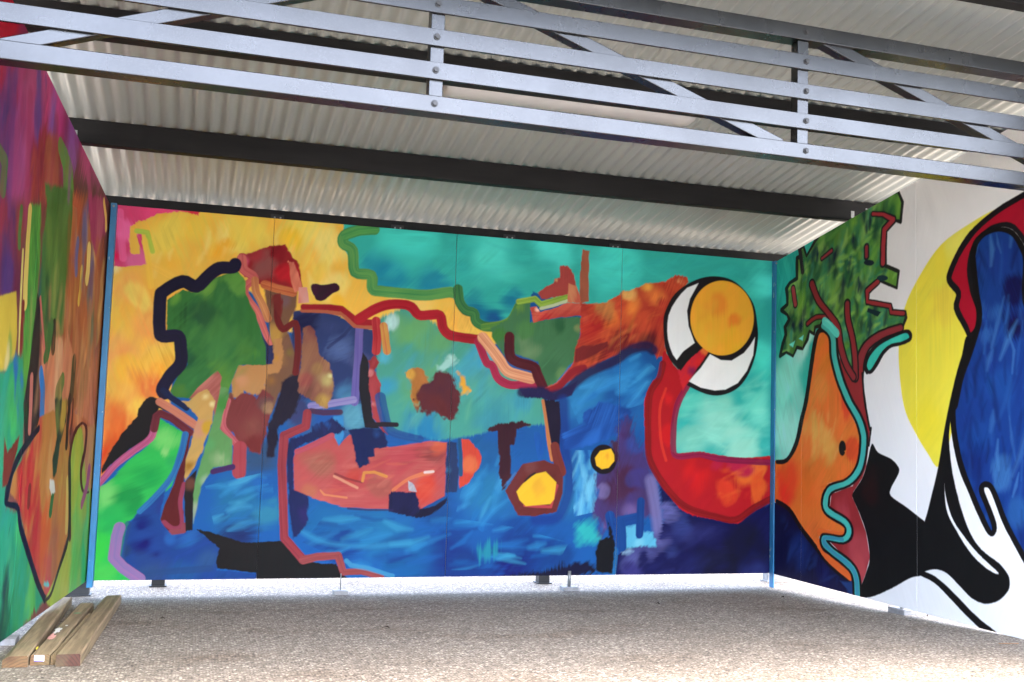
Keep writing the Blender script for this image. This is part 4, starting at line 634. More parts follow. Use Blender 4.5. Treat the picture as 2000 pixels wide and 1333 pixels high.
["P","L",[[3151,1736],[1924,1961],[1833,1620],[1859,1561],[2154,1515],[3062,1328]],[92,16,54],0,37.5,0.0,87,0.14,[143,17,31],1.0,[[2172,1867,86,[174,23,54]],[2038,1786,90,[146,20,45]],[2074,1631,108,[45,25,121]],[1941,1869,52,[179,32,42]]]],
["P","L",[[1846,2205],[1683,2366],[1254,2411],[1301,2270],[1286,2146],[1589,2032],[1794,2012]],[234,26,30],0,31.4,0.0,86,0.1,[305,55,39],1.0,[[1490,2199,108,[370,98,52]],[1745,2255,67,[234,22,37]]]],
["S","L",[[1351,2367],[1229,2327],[1154,2267],[1092,2136]],[90,126,201,240],[134,279,45],0,2.5,[85,223,54],1.0],
["S","L",[[2302,2097],[2222,2065],[2224,1961]],[52,81,81],[35,132,44],0,2.1,None,1.0],
["D","L",[[2721,2256],[1987,2660],[1119,2421],[938,2223],[1793,1943],[2548,1526]],[[244,34,117],[428,38,129],[129,42,159],[287,21,58],[334,49,147],[205,20,44]],120,237,48,88,0.25],
["P","L",[[1074,2193],[591,2299],[229,2195],[59,1977],[2,1423],[43,931],[816,1023],[1070,1486],[1035,1830]],[333,87,37],0,25.3,0.0,87,0.16,[428,139,50],1.0,[[906,2121,128,[401,71,36]],[682,2024,75,[137,130,290]],[842,1914,58,[122,126,282]],[370,1930,81,[724,494,142]],[422,1776,96,[110,102,225]],[707,1684,119,[376,90,37]],[694,1435,149,[343,89,50]],[295,1702,99,[463,208,78]],[514,1277,157,[512,217,94]],[320,1551,82,[90,133,99]],[289,1228,116,[385,123,41]],[148,1718,69,[627,389,124]]]],
["D","L",[[1036,2148],[220,2166],[72,1727],[73,1023],[840,1103],[1019,1621]],[[487,198,59],[279,57,30],[619,383,112],[126,101,170],[400,113,50],[201,111,52],[519,286,124]],90,173,79,87,0.5],
["P","L",[[668,2277],[190,2363],[124,2168],[259,2098],[346,1993],[512,2054]],[397,51,146],0,13.1,0.0,86,0.1,[300,37,108],1.0,[[302,2181,83,[494,116,193]]]],
["S","L",[[228,2333],[139,2259],[119,2200]],[48,55,62],[833,588,141],0,3.1,None,1.0],
["S","L",[[695,1853],[699,1741],[720,1682]],[63,61,57],[760,556,87],0,2.8,None,1.0],
["S","L",[[548,1990],[539,1876],[553,1831]],[94,93,86],[834,644,206],0,2.9,None,1.0],
["S","L",[[838,1983],[858,1884],[830,1833]],[69,72,68],[132,125,289],0,2.7,None,1.0],
["P","L",[[1587,2128],[1035,2223],[999,2102],[1016,1886],[1045,1710],[1025,1490],[1169,1375],[1251,1295],[1354,1302],[1447,1525],[1586,1582],[1569,1655],[1547,1848],[1525,2045]],[65,159,33],0,11.0,0.0,87,0.13,[40,125,30],1.0,[[1283,1843,127,[109,223,48]],[1375,1977,112,[59,160,34]],[1380,1532,98,[23,100,35]],[1131,2076,80,[93,206,49]],[1241,1697,64,[205,283,71]],[1578,1653,46,[27,101,71]]]],
["P","L",[[1803,1982],[1634,2022],[1589,1794],[1580,1559],[1611,1276],[1666,1091],[1758,1179],[1769,1538],[1823,1801]],[42,195,40],0,10.2,0.0,87,0.1,[67,228,36],1.0,[]],
["S","L",[[1806,1959],[1807,1804],[1793,1625],[1782,1554]],[58,63,69,75],[514,398,98],0,2.3,None,1.0],
["S","L",[[1872,1766],[1850,1529],[1823,1331]],[28,28,28],[481,424,123],0,2.2,None,1.0],
["S","L",[[1942,1935],[1945,1824],[1934,1782]],[46,47,47],[64,136,38],0,2.2,None,1.0],
["S","L",[[1805,1545],[1806,1422],[1794,1315]],[41,41,41],[154,19,21],0,2.3,None,1.0],
["S","L",[[1535,1874],[1496,1664],[1481,1474]],[84,68,51],[25,124,48],0,16.8,None,0.55],
["S","L",[[1462,1961],[1356,1732],[1260,1544]],[94,76,57],[106,212,44],0,17.3,None,0.55],
["S","L",[[1251,2103],[1222,1853],[1213,1600]],[95,76,56],[47,127,33],0,17.8,None,0.55],
["S","L",[[1058,2064],[1019,1779],[988,1519]],[68,54,41],[206,98,31],0,18.5,None,0.55],
["S","L",[[953,2111],[889,1744],[825,1372]],[94,76,57],[363,73,34],0,19.0,None,0.55],
["S","L",[[669,1772],[618,1441],[601,1134]],[115,93,70],[390,119,52],0,20.1,None,0.55],
["S","L",[[422,1688],[387,1399],[351,1110]],[97,78,59],[501,224,82],0,21.0,None,0.55],
["S","L",[[337,2055],[262,1646],[187,1232]],[101,82,62],[459,117,50],0,21.3,None,0.55],
["S","L",[[703,2133],[682,1939],[669,1772]],[64,51,38],[132,125,257],0,19.7,None,0.55],
["S","L",[[1156,1478],[1147,1301],[1132,1098]],[106,85,64],[511,219,105],0,18.2,None,0.55],
["S","L",[[957,1416],[941,1206],[933,1023]],[80,64,48],[589,301,142],0,19.0,None,0.55],
["S","L",[[2179,2416],[2149,2126],[2115,1879]],[87,69,52],[142,42,163],0,14.6,None,0.55],
["S","L",[[1926,2432],[1893,2125],[1862,1884]],[81,65,49],[303,33,98],0,15.5,None,0.55],
["S","L",[[1461,2454],[1478,2301],[1476,2153]],[92,75,57],[279,30,64],0,17.0,None,0.55],
["S","L",[[1112,2396],[1118,2262],[1110,2159]],[76,61,46],[255,78,239],0,18.1,None,0.55],
["S","L",[[2160,1765],[2148,1662],[2137,1559]],[64,51,38],[42,21,95],0,14.9,None,0.55],
["S","L",[[712,2415],[618,2293],[556,2191]],[95,79,61],[526,76,207],0,19.7,None,0.55],
["P","L",[[2530,1453],[2159,1536],[1930,1585],[1870,1416],[1881,1305],[1975,1246],[2470,1202]],[411,301,40],0,4.8,0.0,70,0.09,[338,260,32],1.0,[[1961,1343,51,[223,252,44]],[2002,1266,40,[450,362,137]]]],
["P","L",[[3036,1208],[1995,1239],[1879,1327],[1752,1313],[1666,1091],[1657,864],[1883,743],[1851,676],[1655,634],[1374,403],[1031,155],[1553,87],[2671,-476]],[20,217,96],0,15.1,0.0,86,0.1,[14,171,102],1.0,[[1850,1219,63,[15,108,265]],[1768,1156,43,[16,126,273]],[1978,1171,71,[17,215,126]],[1857,1001,74,[38,317,87]],[1877,657,73,[23,227,146]],[1787,519,97,[21,242,146]],[1632,547,80,[41,311,100]],[1773,312,76,[8,47,29]],[1736,230,77,[8,59,33]],[1334,256,113,[71,325,68]],[1584,204,81,[21,201,64]],[2084,673,195,[28,234,142]],[1649,138,68,[8,111,46]]]],
["P","L",[[1588,1624],[1522,1589],[1470,1331],[1420,1118],[1374,1022],[1488,957],[1625,936],[1690,1113],[1635,1298],[1608,1462]],[15,14,20],0,6.3,0.0,88,0.1,[21,15,15],1.0,[[1632,1091,57,[9,33,16]]]],
["P","L",[[1449,1429],[1315,1304],[1232,1446],[1040,1462],[965,1363],[935,1497],[661,1326],[283,1346],[78,992],[593,1106],[933,1023],[1276,1022],[1388,1143]],[534,201,104],0,11.9,0.0,87,0.13,[445,142,72],1.0,[[1076,1433,67,[395,90,61]],[1097,1201,120,[597,327,172]],[1174,1098,78,[508,269,139]],[487,1193,110,[458,198,91]],[690,1215,75,[279,107,43]]]],
["S","L",[[1526,1601],[1437,1454],[1334,1300]],[30,30,30],[443,115,97],0,2.4,None,1.0],
["S","L",[[1581,1231],[1561,1092],[1554,999]],[53,54,54],[369,122,96],0,2.4,None,1.0],
["S","L",[[1422,1262],[1360,1180],[1349,1071]],[71,83,88],[22,137,360],0,2.5,None,1.0],
["S","L",[[1226,1497],[1218,1397]],[83,83],[19,20,18],0,2.6,None,1.0],
["S","L",[[732,1350],[744,1186],[800,1130]],[98,94,69],[56,43,23],0,2.8,None,1.0],
["S","L",[[976,1244],[1046,1177],[971,1075]],[94,132,111],[104,165,42],0,2.7,None,1.0],
["S","L",[[1287,1492],[1332,1364],[1365,1338]],[93,87,61],[30,113,32],0,2.5,None,1.0],
["D","L",[[1709,1636],[1027,1726],[112,1846],[-4,1023],[1152,1022],[1606,1091]],[[549,236,118],[271,84,45],[107,161,51],[458,170,59],[167,59,32],[600,316,145],[89,123,72]],90,320,56,88,0.35],
["D","L",[[2468,1192],[1781,1267],[1640,863],[1835,675],[1367,379],[1652,150],[2231,198]],[[15,201,92],[38,288,110],[10,131,75],[22,257,169],[59,305,79]],70,247,46,88,0.3],
["P","L",[[1384,1059],[1045,1100],[832,1156],[740,971],[618,648],[613,426],[783,278],[917,165],[1049,181],[1265,313],[1484,509],[1628,659],[1803,731],[1767,808],[1633,870],[1468,952]],[358,154,39],0,5.7,0.0,87,0.1,[310,121,30],1.0,[[1630,761,114,[307,16,22]],[1452,622,108,[313,17,24]],[1336,470,87,[326,31,24]],[1175,305,105,[355,47,38]],[1479,858,83,[351,22,26]],[1376,926,61,[373,56,36]],[839,704,115,[384,218,47]],[915,385,127,[290,105,45]],[1082,592,94,[388,148,32]],[1120,471,93,[417,93,25]],[1102,845,80,[455,221,70]],[1008,219,69,[393,69,58]],[910,944,84,[367,177,39]]]],
["D","L",[[1384,1059],[1045,1100],[832,1156],[740,971],[618,648],[613,426],[783,278],[917,165],[1049,181],[1265,313],[1484,509],[1628,659],[1803,731],[1767,808],[1633,870],[1468,952]],[[415,175,44],[309,100,32],[446,122,33],[266,100,37],[359,203,56]],70,311,40,88,0.4],
["D","L",[[1740,800],[1424,927],[1218,603],[1062,265],[1263,341]],[[363,19,25],[309,15,22],[384,40,29]],30,252,48,88,0.6],
["S","L",[[1388,1003],[1549,948],[1682,892],[1807,808],[1849,730],[1846,686],[1670,658],[1595,566],[1393,406],[1202,260],[1031,155]],[36,37,44,56,70,27,32,49,46,44,41],[8,8,26],1,2.4,[8,8,15],1.0],
["S","L",[[1480,727],[1480,659]],[55,55],[95,17,15],0,2.5,None,0.8],
["P","L",[[1119,1149],[832,1156],[834,1044],[936,918],[963,779],[1037,751],[1080,845],[1015,958],[1077,1058]],[21,42,26],0,8.9,0.0,87,0.1,[13,19,20],1.0,[[899,1102,71,[375,253,43]],[1038,1074,54,[100,142,40]]]],
["S","L",[[1014,689],[1039,589]],[66,65],[31,109,34],0,2.7,None,1.0],
["P","L",[[1100,747],[1003,746],[967,678],[1047,676],[1098,709]],[466,457,391],0,5.9,0.0,60,0.06,None,1.0,[]],
["S","L",[[703,724],[649,463]],[60,60],[501,390,102],0,2.9,None,0.8],
["P","L",[[690,886],[646,945],[497,1008],[283,987],[140,813],[-106,620],[-240,18],[884,85],[1031,155],[757,269],[574,420]],[295,359,45],0,7.9,0.0,87,0.09,[227,333,49],1.0,[[382,422,146,[193,399,79]],[130,279,139,[57,371,97]],[369,167,131,[116,387,72]],[640,232,122,[319,353,46]],[787,134,103,[264,333,49]],[316,646,83,[281,415,59]],[93,483,87,[148,434,109]],[506,826,78,[387,397,45]]]],
["P","L",[[436,1028],[290,1008],[58,1023],[-96,651],[82,631],[220,698]],[505,270,93],0,10.4,0.0,87,0.1,[396,167,72],1.0,[]],
["S","L",[[547,411],[636,666],[686,831],[626,962],[475,1023],[365,1023],[295,979],[305,877],[371,778],[344,691],[257,636],[110,627]],[53,53,56,41,19,19,59,61,62,47,18,13],[79,17,16],1,3.0,None,1.0],
["S","L",[[686,831],[623,665],[587,421],[769,271],[907,166],[1030,150]],[46,49,50,36,28,17],[26,22,15],1,2.8,None,1.0],
["S","L",[[151,754],[181,667],[293,572]],[86,74,62],[307,67,153],0,3.1,None,1.0],
["P","L",[[965,218],[967,215],[975,212],[989,212],[1007,212],[1027,215],[1048,219],[1066,223],[1081,228],[1091,233],[1095,237],[1093,241],[1085,243],[1072,244],[1055,243],[1035,241],[1014,237],[995,233],[980,228],[969,223]],[87,356,329],0,7.2,0.0,60,0.06,None,1.0,[]],
["P","L",[[1948,967],[1887,906],[1720,973],[1737,911],[1858,763],[1932,756]],[126,21,16],0,6.0,0.0,60,0.06,None,1.0,[]],
["S","L",[[772,1158],[792,1023],[784,915]],[60,60,60],[27,15,17],0,2.8,None,1.0],
["S","L",[[694,1146],[694,1023],[707,982]],[38,37,36],[102,22,18],0,2.9,None,1.0]]
CV = {'B': Canvas(0, WALL_W, ZB, ZT, 3), 'L': Canvas(0, SIDE_T, ZB, 2.96, 5, 2.4), 'R': Canvas(0, SIDE_T, ZB, 3.0, 7)}
k1 = lambda c: None if c is None else [x / 1000 for x in c]
for op in PAINT:
    cv = CV[op[1]]
    if op[0] == 'P':
        _, _, pts, col, sm, soft, jit, ang, amp, c2, al, spots = op
        cv.poly(smooth(pts, True) if sm else pts, k1(col), soft, jit, ang, amp, k1(c2), [(a, b, c, k1(d)) for a, b, c, d in spots], al)
    elif op[0] == 'S':
        _, _, pts, wid, col, sm, soft, c2, al = op
        if sm:
            q = smooth([list(p) + [w] for p, w in zip(pts, wid)], False); pts = [a[:2] for a in q]; wid = [a[2] for a in q]
        cv.stroke(pts, wid, k1(col), soft, k1(c2), al)
    else:
        _, _, pts, cols, n, ln, wd, ang, al = op
        cv.dabs(pts, [k1(c) for c in cols], n, ln, wd, ang, al, al < 0.5)

def mural_mat(name, cv):
    t = NT(name)
    tx = t.n('ShaderNodeTexImage'); tx.image = cv.image(name); tx.interpolation = 'Cubic'; tx.extension = 'EXTEND'
    v = t.coord()
    n = t.noise(v, 70, 5, 0.6); g = t.noise(v, 3, 5)
    t.bump(n.outputs['Fac'], 0.12, 0.001)
    rr = t.ramp(g.outputs['Fac'], [(0.3, (0.42, 0.42, 0.42)), (0.7, (0.58, 0.58, 0.58))])
    t.set(Roughness=rr)
    t.b.inputs['Specular IOR Level'].default_value = 0.07
    return t.set(Base_Color=tx.outputs['Color'])
for k, nm in (('B', 'mural_paint_back'), ('L', 'mural_paint_left'), ('R', 'mural_paint_right')): M['mural' + k] = mural_mat(nm, CV[k])

# ------------------------------------------------------------------ walls built of painted panels
def panel(parent, cv, key, o, d, n, ta, tb, zt):
    """sheet panel with the painted face on the inside; n points into the bay"""
    g = 0.0008; th = 0.016; ta += g; tb -= g
    bm = bmesh.new(); uv = bm.loops.layers.uv.new('uv')
    P = lambda t, z, k: o + d * t - n * k + Vector((0, 0, z))
    c = [(ta, ZB), (tb, ZB), (tb, zt(tb)), (ta, zt(ta))]
    e = 0.0018
    ci = [(ta + e, ZB + e), (tb - e, ZB + e), (tb - e, zt(tb) - e), (ta + e, zt(ta) - e)]
    f0 = [bm.verts.new(P(t, z, 0.0)) for t, z in ci]
    f1 = [bm.verts.new(P(t, z, 0.0018)) for t, z in c]
    f2 = [bm.verts.new(P(t, z, th)) for t, z in c]
    faces = [(f0, 0)] + [([f1[i], f1[(i + 1) % 4], f0[(i + 1) % 4], f0[i]], 0) for i in range(4)] + [([f2[i], f2[(i + 1) % 4], f1[(i + 1) % 4], f1[i]], 1) for i in range(4)] + [(f2[::-1], 1)]
    for vs, mi in faces:
        f = bm.faces.new(vs); f.material_index = mi
        for lp in f.loops:
            q = lp.vert.co - o
            lp[uv].uv = ((q.dot(d) - cv.t0) / (cv.t1 - cv.t0), (q.z - cv.z0) / (cv.z1 - cv.z0))
    fixnorm(bm)
    return obj('panel', bm, [M['mural' + key], M['edge']], parent)
def stiffener(parent, o, d, n, t, z0, z1, w=0.05):
    bm = bmesh.new()
    a = o + d * t - n * 0.042
    bar(bm, a + Vector((0, 0, z0)), a + Vector((0, 0, z1)), d * w / 2, n * 0.025)
    fixnorm(bm)
    return obj('stud', bm, M['stud'], parent)
def foot(parent, x, y, z0, z1, pw, pd, ph, r):
    bm = bmesh.new(); box(bm, x - pw / 2, x + pw / 2, y - pd / 2, y + pd / 2, z0 - 0.01, z0 + ph, 0.003); fixnorm(bm)
    f = obj('foot_pad', bm, M['grey_pad'], parent)
    bm = bmesh.new(); rod(bm, (x, y, z0 + ph), (x, y, z1 + 0.03), r); fixnorm(bm)
    obj('rod', bm, M['zinc'], f, True)

wall = empty('mural_wall', (0, 0, 0), 'back wall painted with a green head, a red boat and an eye with a yellow iris', 'wall')
edges = [0, W0, W0 + 1.2, W0 + 2.4, WALL_W]
for a, b in zip(edges, edges[1:]): panel(wall, CV['B'], 'B', Vector((0, 0, 0)), Vector((1, 0, 0)), Vector((0, -1, 0)), a, b, lambda t: ZT)
for x in edges[1:-1]: stiffener(wall, Vector((0, 0, 0)), Vector((1, 0, 0)), Vector((0, -1, 0)), x, ZB + 0.004, ZT - 0.004)
foot(wall, 1.497, -0.018, 0.0, ZB, 0.088, 0.085, 0.027, 0.0035)
foot(wall, 3.040, 0.0, 0.0, ZB, 0.105, 0.095, 0.027, 0.012)

zl = lambda t: ZT - 0.014 + SLOPE * math.cos(AL) * t
zr = lambda t: ZT - 0.014 + SLOPE * math.cos(AR) * t
wall = empty('mural_wall', (0, 0, 0), 'left side wall painted in streaky magenta, green and rust with a long orange teardrop', 'wall')
ed = [0.0, 0.449, 1.649, 2.849, SIDE_T]
for a, b in zip(ed, ed[1:]): panel(wall, CV['L'], 'L', OL, DL, NL, a, b, zl)
for x in ed[1:-1]: stiffener(wall, OL, DL, NL, x, ZB + 0.004, zl(x) - 0.02)
p = OL + DL * 1.66
foot(wall, p.x - 0.012, p.y, ground_z(p.y), ZB, 0.095, 0.11, 0.030, 0.010)

wall = empty('mural_wall', tuple(OR), 'right side wall painted with a tree, an orange profile and a blue hooded figure on white', 'wall')
ed = [0.0, 0.390, 1.590, 2.790, SIDE_T]
for a, b in zip(ed, ed[1:]): panel(wall, CV['R'], 'R', OR, DR, NR, a, b, zr)
for x in ed[1:-1]: stiffener(wall, OR, DR, NR, x, ZB + 0.004, zr(x) - 0.02)
p = OR + DR * 1.42
foot(wall, p.x + 0.03, p.y, ground_z(p.y), ZB, 0.09, 0.15, 0.03, 0.012)

# blue corner posts
def corner_post(x0, x1, y0, y1, z0, z1, label):
    r = empty('corner_post', ((x0 + x1) / 2, (y0 + y1) / 2, z0), label, 'post', 'blue corner posts')
    bm = bmesh.new(); box(bm, x0, x1, y0, y1, z0, z1, 0.003); fixnorm(bm)
    obj('shaft', bm, M['blue'], r)
    bm = bmesh.new()
    rod(bm, ((x0 + x1) / 2, y0 + 0.002, z1 - 0.02), ((x0 + x1) / 2, y0 - 0.005, z1 - 0.02), 0.007, 8); fixnorm(bm)
    obj('screw', bm, M['zinc'], r)
corner_post(0.003, 0.038, -0.075, -0.003, ZB - 0.03, ZT - 0.004, 'blue post with chipped paint in the left corner beside the green painting')
corner_post(WALL_W - 0.012, WALL_W + 0.020 - 0.022, -0.055, -0.003, 0.004, ZT - 0.004, 'blue post reaching the ground in the right corner beside the orange profile')

# dark posts standing outside behind the walls
def outer_post(x0, x1, y0, y1, z1, mat, label, group=None):
    r = empty('steel_post', ((x0 + x1) / 2, (y0 + y1) / 2, 0), label, 'post', group)
    bm = bmesh.new(); box(bm, x0, x1, y0, y1, -0.02, z1, 0.004); fixnorm(bm)
    obj('shaft', bm, mat, r)
    bm = bmesh.new(); box(bm, x0 - 0.012, x1 + 0.012, y0 - 0.012, y1 + 0.012, -0.01, 0.008); fixnorm(bm)
    obj('base_plate', bm, mat, r)
outer_post(0.351, 0.432, 0.39, 0.47, 2.39, M['dark_steel'], 'dark square post behind the back wall, seen under the blue pond at the left')
outer_post(2.925, 3.005, 0.30, 0.38, 2.41, M['dark_steel'], 'dark square post behind the middle of the back wall, beside a thin foot')
outer_post(-0.150, 0.008, 0.065, 0.15, 2.30, M['dark_steel'], 'wide dark post showing under the end of the left wall by the timbers')
outer_post(4.705, 4.880, 0.25, 0.33, 2.41, M['grey_pad'], 'wide grey post showing under the walls at the right corner')

# ------------------------------------------------------------------ roof
PITCH, AMP = 0.0762, 0.0095
RX0, RX1 = -1.77, WALL_W + 0.80
ROOF_Y0, ROOF_Y1 = 0.45, -4.05
roof = empty('roof', (0, 0, RZ), 'off-white corrugated roof sloping down to the painted back wall', 'roof')
lap = 3.572
k0 = math.floor((RX0 - lap) / 0.762)
k = k0
while lap + k * 0.762 < RX1:
    xa = lap + k * 0.762; xb = xa + 0.762 + PITCH * 0.62
    bm = bmesh.new(); N = 88; prev = None
    for lay in (0, 1):
        prev = None
        for i in range(N + 1):
            x = xa + (xb - xa) * i / N
            lift = 0.0012 * (i / N) + (0.0008 if lay else 0)
            z = AMP * math.cos(2 * math.pi * (x - lap) / PITCH) + lift
            col_ = [bm.verts.new((x, y, roof_z(y) + z)) for y in (ROOF_Y0, 0.17, -0.9, -2.0, -3.3, ROOF_Y1)]
            if prev:
                for j in range(5):
                    bm.faces.new((prev[j], prev[j + 1], col_[j + 1], col_[j]) if lay == 0 else (prev[j], col_[j], col_[j + 1], prev[j + 1]))
            prev = col_
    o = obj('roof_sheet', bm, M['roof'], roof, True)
    k += 1
# fascia at the high front edge
bm = bmesh.new(); box(bm, RX0, RX1, ROOF_Y1 - 0.05, ROOF_Y1 - 0.02, roof_z(ROOF_Y1) - 0.22, roof_z(ROOF_Y1) + 0.03, 0.003); fixnorm(bm)
obj('fascia', bm, M['purlin'], roof)

def purlin(y, x0, x1, label, bracket=True):
    zt_ = roof_z(y) - AMP - 0.001; h = 0.128; fl = 0.064; th = 0.003
    r = empty('purlin', ((x0 + x1) / 2, y, zt_ - h), label, 'purlin', 'roof purlins')
    prof = [(0, 0), (fl, 0), (fl, 0.016), (fl - th, 0.016), (fl - th, th), (th, th), (th, h - th), (fl - th, h - th), (fl - th, h - 0.016), (fl, h - 0.016), (fl, h), (0, h)]
    bm = bmesh.new()
    sl = -RS
    A = [bm.verts.new((x0, y + a, zt_ - h + b + (sl * a if b > h / 2 else 0))) for a, b in prof]
    B_ = [bm.verts.new((x1, y + a, zt_ - h + b + (sl * a if b > h / 2 else 0))) for a, b in prof]
    n = len(prof)
    for i in range(n): bm.faces.new((A[i], A[(i + 1) % n], B_[(i + 1) % n], B_[i]))
    bm.faces.new(A[::-1]); bm.faces.new(B_)
    es = [e for e in bm.edges if {e.verts[0], e.verts[1]} == {A[0], B_[0]}]
    bmesh.ops.bevel(bm, geom=es, offset=0.006, segments=3, affect='EDGES', profile=0.5)
    fixnorm(bm); obj('channel', bm, M['purlin'], r)
    return r, zt_, h
pr, z_, h_ = purlin(-0.93, -0.9, WALL_W + 0.6, 'charcoal roof purlin nearest the back wall, fully in view across the bay')
pL = OL + DL * 0.93; pR_ = OR + DR * 0.93
for x, lab in ((pL.x - 0.03, 1), (pR_.x + 0.026, 0)):
    bm = bmesh.new(); box(bm, x - 0.012, x + 0.012, -0.9335, -0.9305, z_ - h_ + 0.018, z_ - h_ + 0.062); fixnorm(bm)
    o = obj('bracket', bm, M['zinc'], pr)
bm = bmesh.new(); rod(bm, (pR_.x + 0.13, -0.928, z_ - 0.045), (pR_.x + 0.13, -0.937, z_ - 0.045), 0.007, 6); fixnorm(bm)
obj('bolt', bm, M['zinc'], pr)
purlin(-2.075, -0.9, WALL_W + 0.6, 'charcoal roof purlin seen in pieces between the rails of the truss')
purlin(-3.33, -1.0, WALL_W + 0.6, 'charcoal roof purlin above the truss, its end in the top right corner')
pr, z_, h_ = purlin(0.165, -1.0, WALL_W + 0.6, 'charcoal eave purlin along the top of the painted back wall')
for x in (1.005, 1.800, 2.590, 3.385):
    bm = bmesh.new(); box(bm, x - 0.042, x + 0.042, 0.155, 0.1625, ZT - 0.03, ZT + 0.058, 0.001); fixnorm(bm)
    cl = obj('cleat', bm, M['black'], pr)
    for dx in (-0.018, 0.019):
        bm = bmesh.new(); rod(bm, (x + dx, 0.156, ZT + 0.036), (x + dx, 0.149, ZT + 0.036), 0.006, 8); fixnorm(bm)
        obj('bolt', bm, M['zinc'], cl)

# ------------------------------------------------------------------ truss at the front of the bay
TY, TA = -3.2, 0.0151
TX = Vector((math.cos(TA), math.sin(TA), 0)); TN = Vector((-math.sin(TA), math.cos(TA), 0)); TO = Vector((0, TY, 0))
TP = lambda s, k, z: TO + TX * s + TN * k + Vector((0, 0, z))
Z1, RP, RH = 2.1786, 0.1220, 0.0621
S0, S1 = -0.300, WALL_W - 0.012
truss = empty('truss', tuple(TP(2.1, 0, Z1)), 'silvery grey lattice truss crossing the bay under the front of the roof', 'truss')
UP = Vector((0, 0, 1))
def slab(sa, sb, ka, kb, za, zb, bev=0.0025):
    bm = bmesh.new()
    bar(bm, TP(sa, (ka + kb) / 2, (za + zb) / 2), TP(sb, (ka + kb) / 2, (za + zb) / 2), TN * (kb - ka) / 2, UP * (zb - za) / 2, bev); fixnorm(bm)
    return bm
POSTS = (-0.216, 1.320, 2.830, 4.345)
def bolt_bm(s, z):
    bm = bmesh.new()
    rod(bm, TP(s, 0.0, z), TP(s, -0.003, z), 0.0125, 14)
    rod(bm, TP(s, -0.003, z), TP(s, -0.010, z), 0.0085, 6)
    fixnorm(bm); return bm
proto = None
for i in range(5):
    z = Z1 + i * RP
    chord = i in (0, 4)
    rl = obj('chord' if chord else 'rail', slab(S0, S1, 0.0, 0.075 if chord else 0.012, z, z + RH, 0.003 if chord else 0.0015), M['truss'], truss)
    for s in POSTS:
        sb = s + (0.006 if s == POSTS[2] else -0.006 if s == POSTS[1] else 0)
        obj('bolt', bolt_bm(sb, z + RH * 0.52), M['bolt'], rl)
for s in POSTS:
    obj('post', slab(s - 0.025, s + 0.025, 0.0135, 0.0635, Z1 + RH + 0.001, Z1 + 4 * RP - 0.001), M['truss'], truss)
def brace(sa, za, sb, zb):
    d = (TX * (sb - sa) + UP * (zb - za)).normalized(); u = d.cross(TN)
    bm = bmesh.new(); bar(bm, TP(sa, 0.0388, za), TP(sb, 0.0388, zb), u * 0.0235, TN * 0.0245, 0.003); fixnorm(bm)
    obj('brace', bm, M['truss'], truss)
brace(-0.115, 2.1980 + 0.02, 1.235, 2.693)
brace(1.425, 2.685, 2.735, 2.229)
brace(2.925, 2.690, 4.270, 2.183 + 0.03)
# ------------------------------------------------------------------ light fitting under the roof
fx0, fx1, fy0, fy1 = 1.625, 2.945, -2.000, -1.830
rz = roof_z(-1.91) - AMP
lf = empty('batten_light', ((fx0 + fx1) / 2, -1.915, rz), 'long weatherproof batten light with a pale unlit diffuser under the roof', 'light')
bm = bmesh.new(); box(bm, fx0 + 0.02, fx1 - 0.02, fy0 + 0.02, fy1 - 0.02, rz - 0.055, rz - 0.004, 0.006); fixnorm(bm)
obj('housing', bm, M['white_paint'], lf)
bm = bmesh.new()
yc = (fy0 + fy1) / 2; hw = (fy1 - fy0) / 2; ztop = rz - 0.045
prof = []
for i in range(13):
    a = math.pi * i / 12
    cx_ = math.cos(a); sx_ = math.sin(a)
    prof.append((yc - hw * math.copysign(abs(cx_) ** 0.55, cx_), ztop - 0.072 * sx_ ** 0.7 if sx_ > 1e-6 else ztop))
rings = []
for x, s in ((fx0, 0.80), (fx0 + 0.012, 0.95), (fx0 + 0.04, 1.0), (fx1 - 0.04, 1.0), (fx1 - 0.012, 0.95), (fx1, 0.80)):
    rings.append([bm.verts.new((x, yc + (y - yc) * s, ztop + (z - ztop) * s)) for y, z in prof])
for a, b in zip(rings, rings[1:]):
    for i in range(len(prof) - 1): bm.faces.new((a[i], a[i + 1], b[i + 1], b[i]))
bm.faces.new(rings[0]); bm.faces.new(rings[-1][::-1])
fixnorm(bm); obj('diffuser', bm, M['diffuser'], lf, True)
bm = bmesh.new(); box(bm, fx0 + 0.006, fx1 - 0.006, fy0 - 0.004, fy1 + 0.004, ztop - 0.006, ztop + 0.010, 0.002); fixnorm(bm)
obj('rim', bm, M['white_paint'], lf)
for i in range(5):
    x = fx0 + 0.12 + i * 0.27
    bm = bmesh.new(); box(bm, x - 0.014, x + 0.014, fy0 - 0.010, fy0 - 0.002, ztop - 0.016, ztop + 0.014, 0.001); fixnorm(bm)
    obj('clip', bm, M['white_paint'], lf)

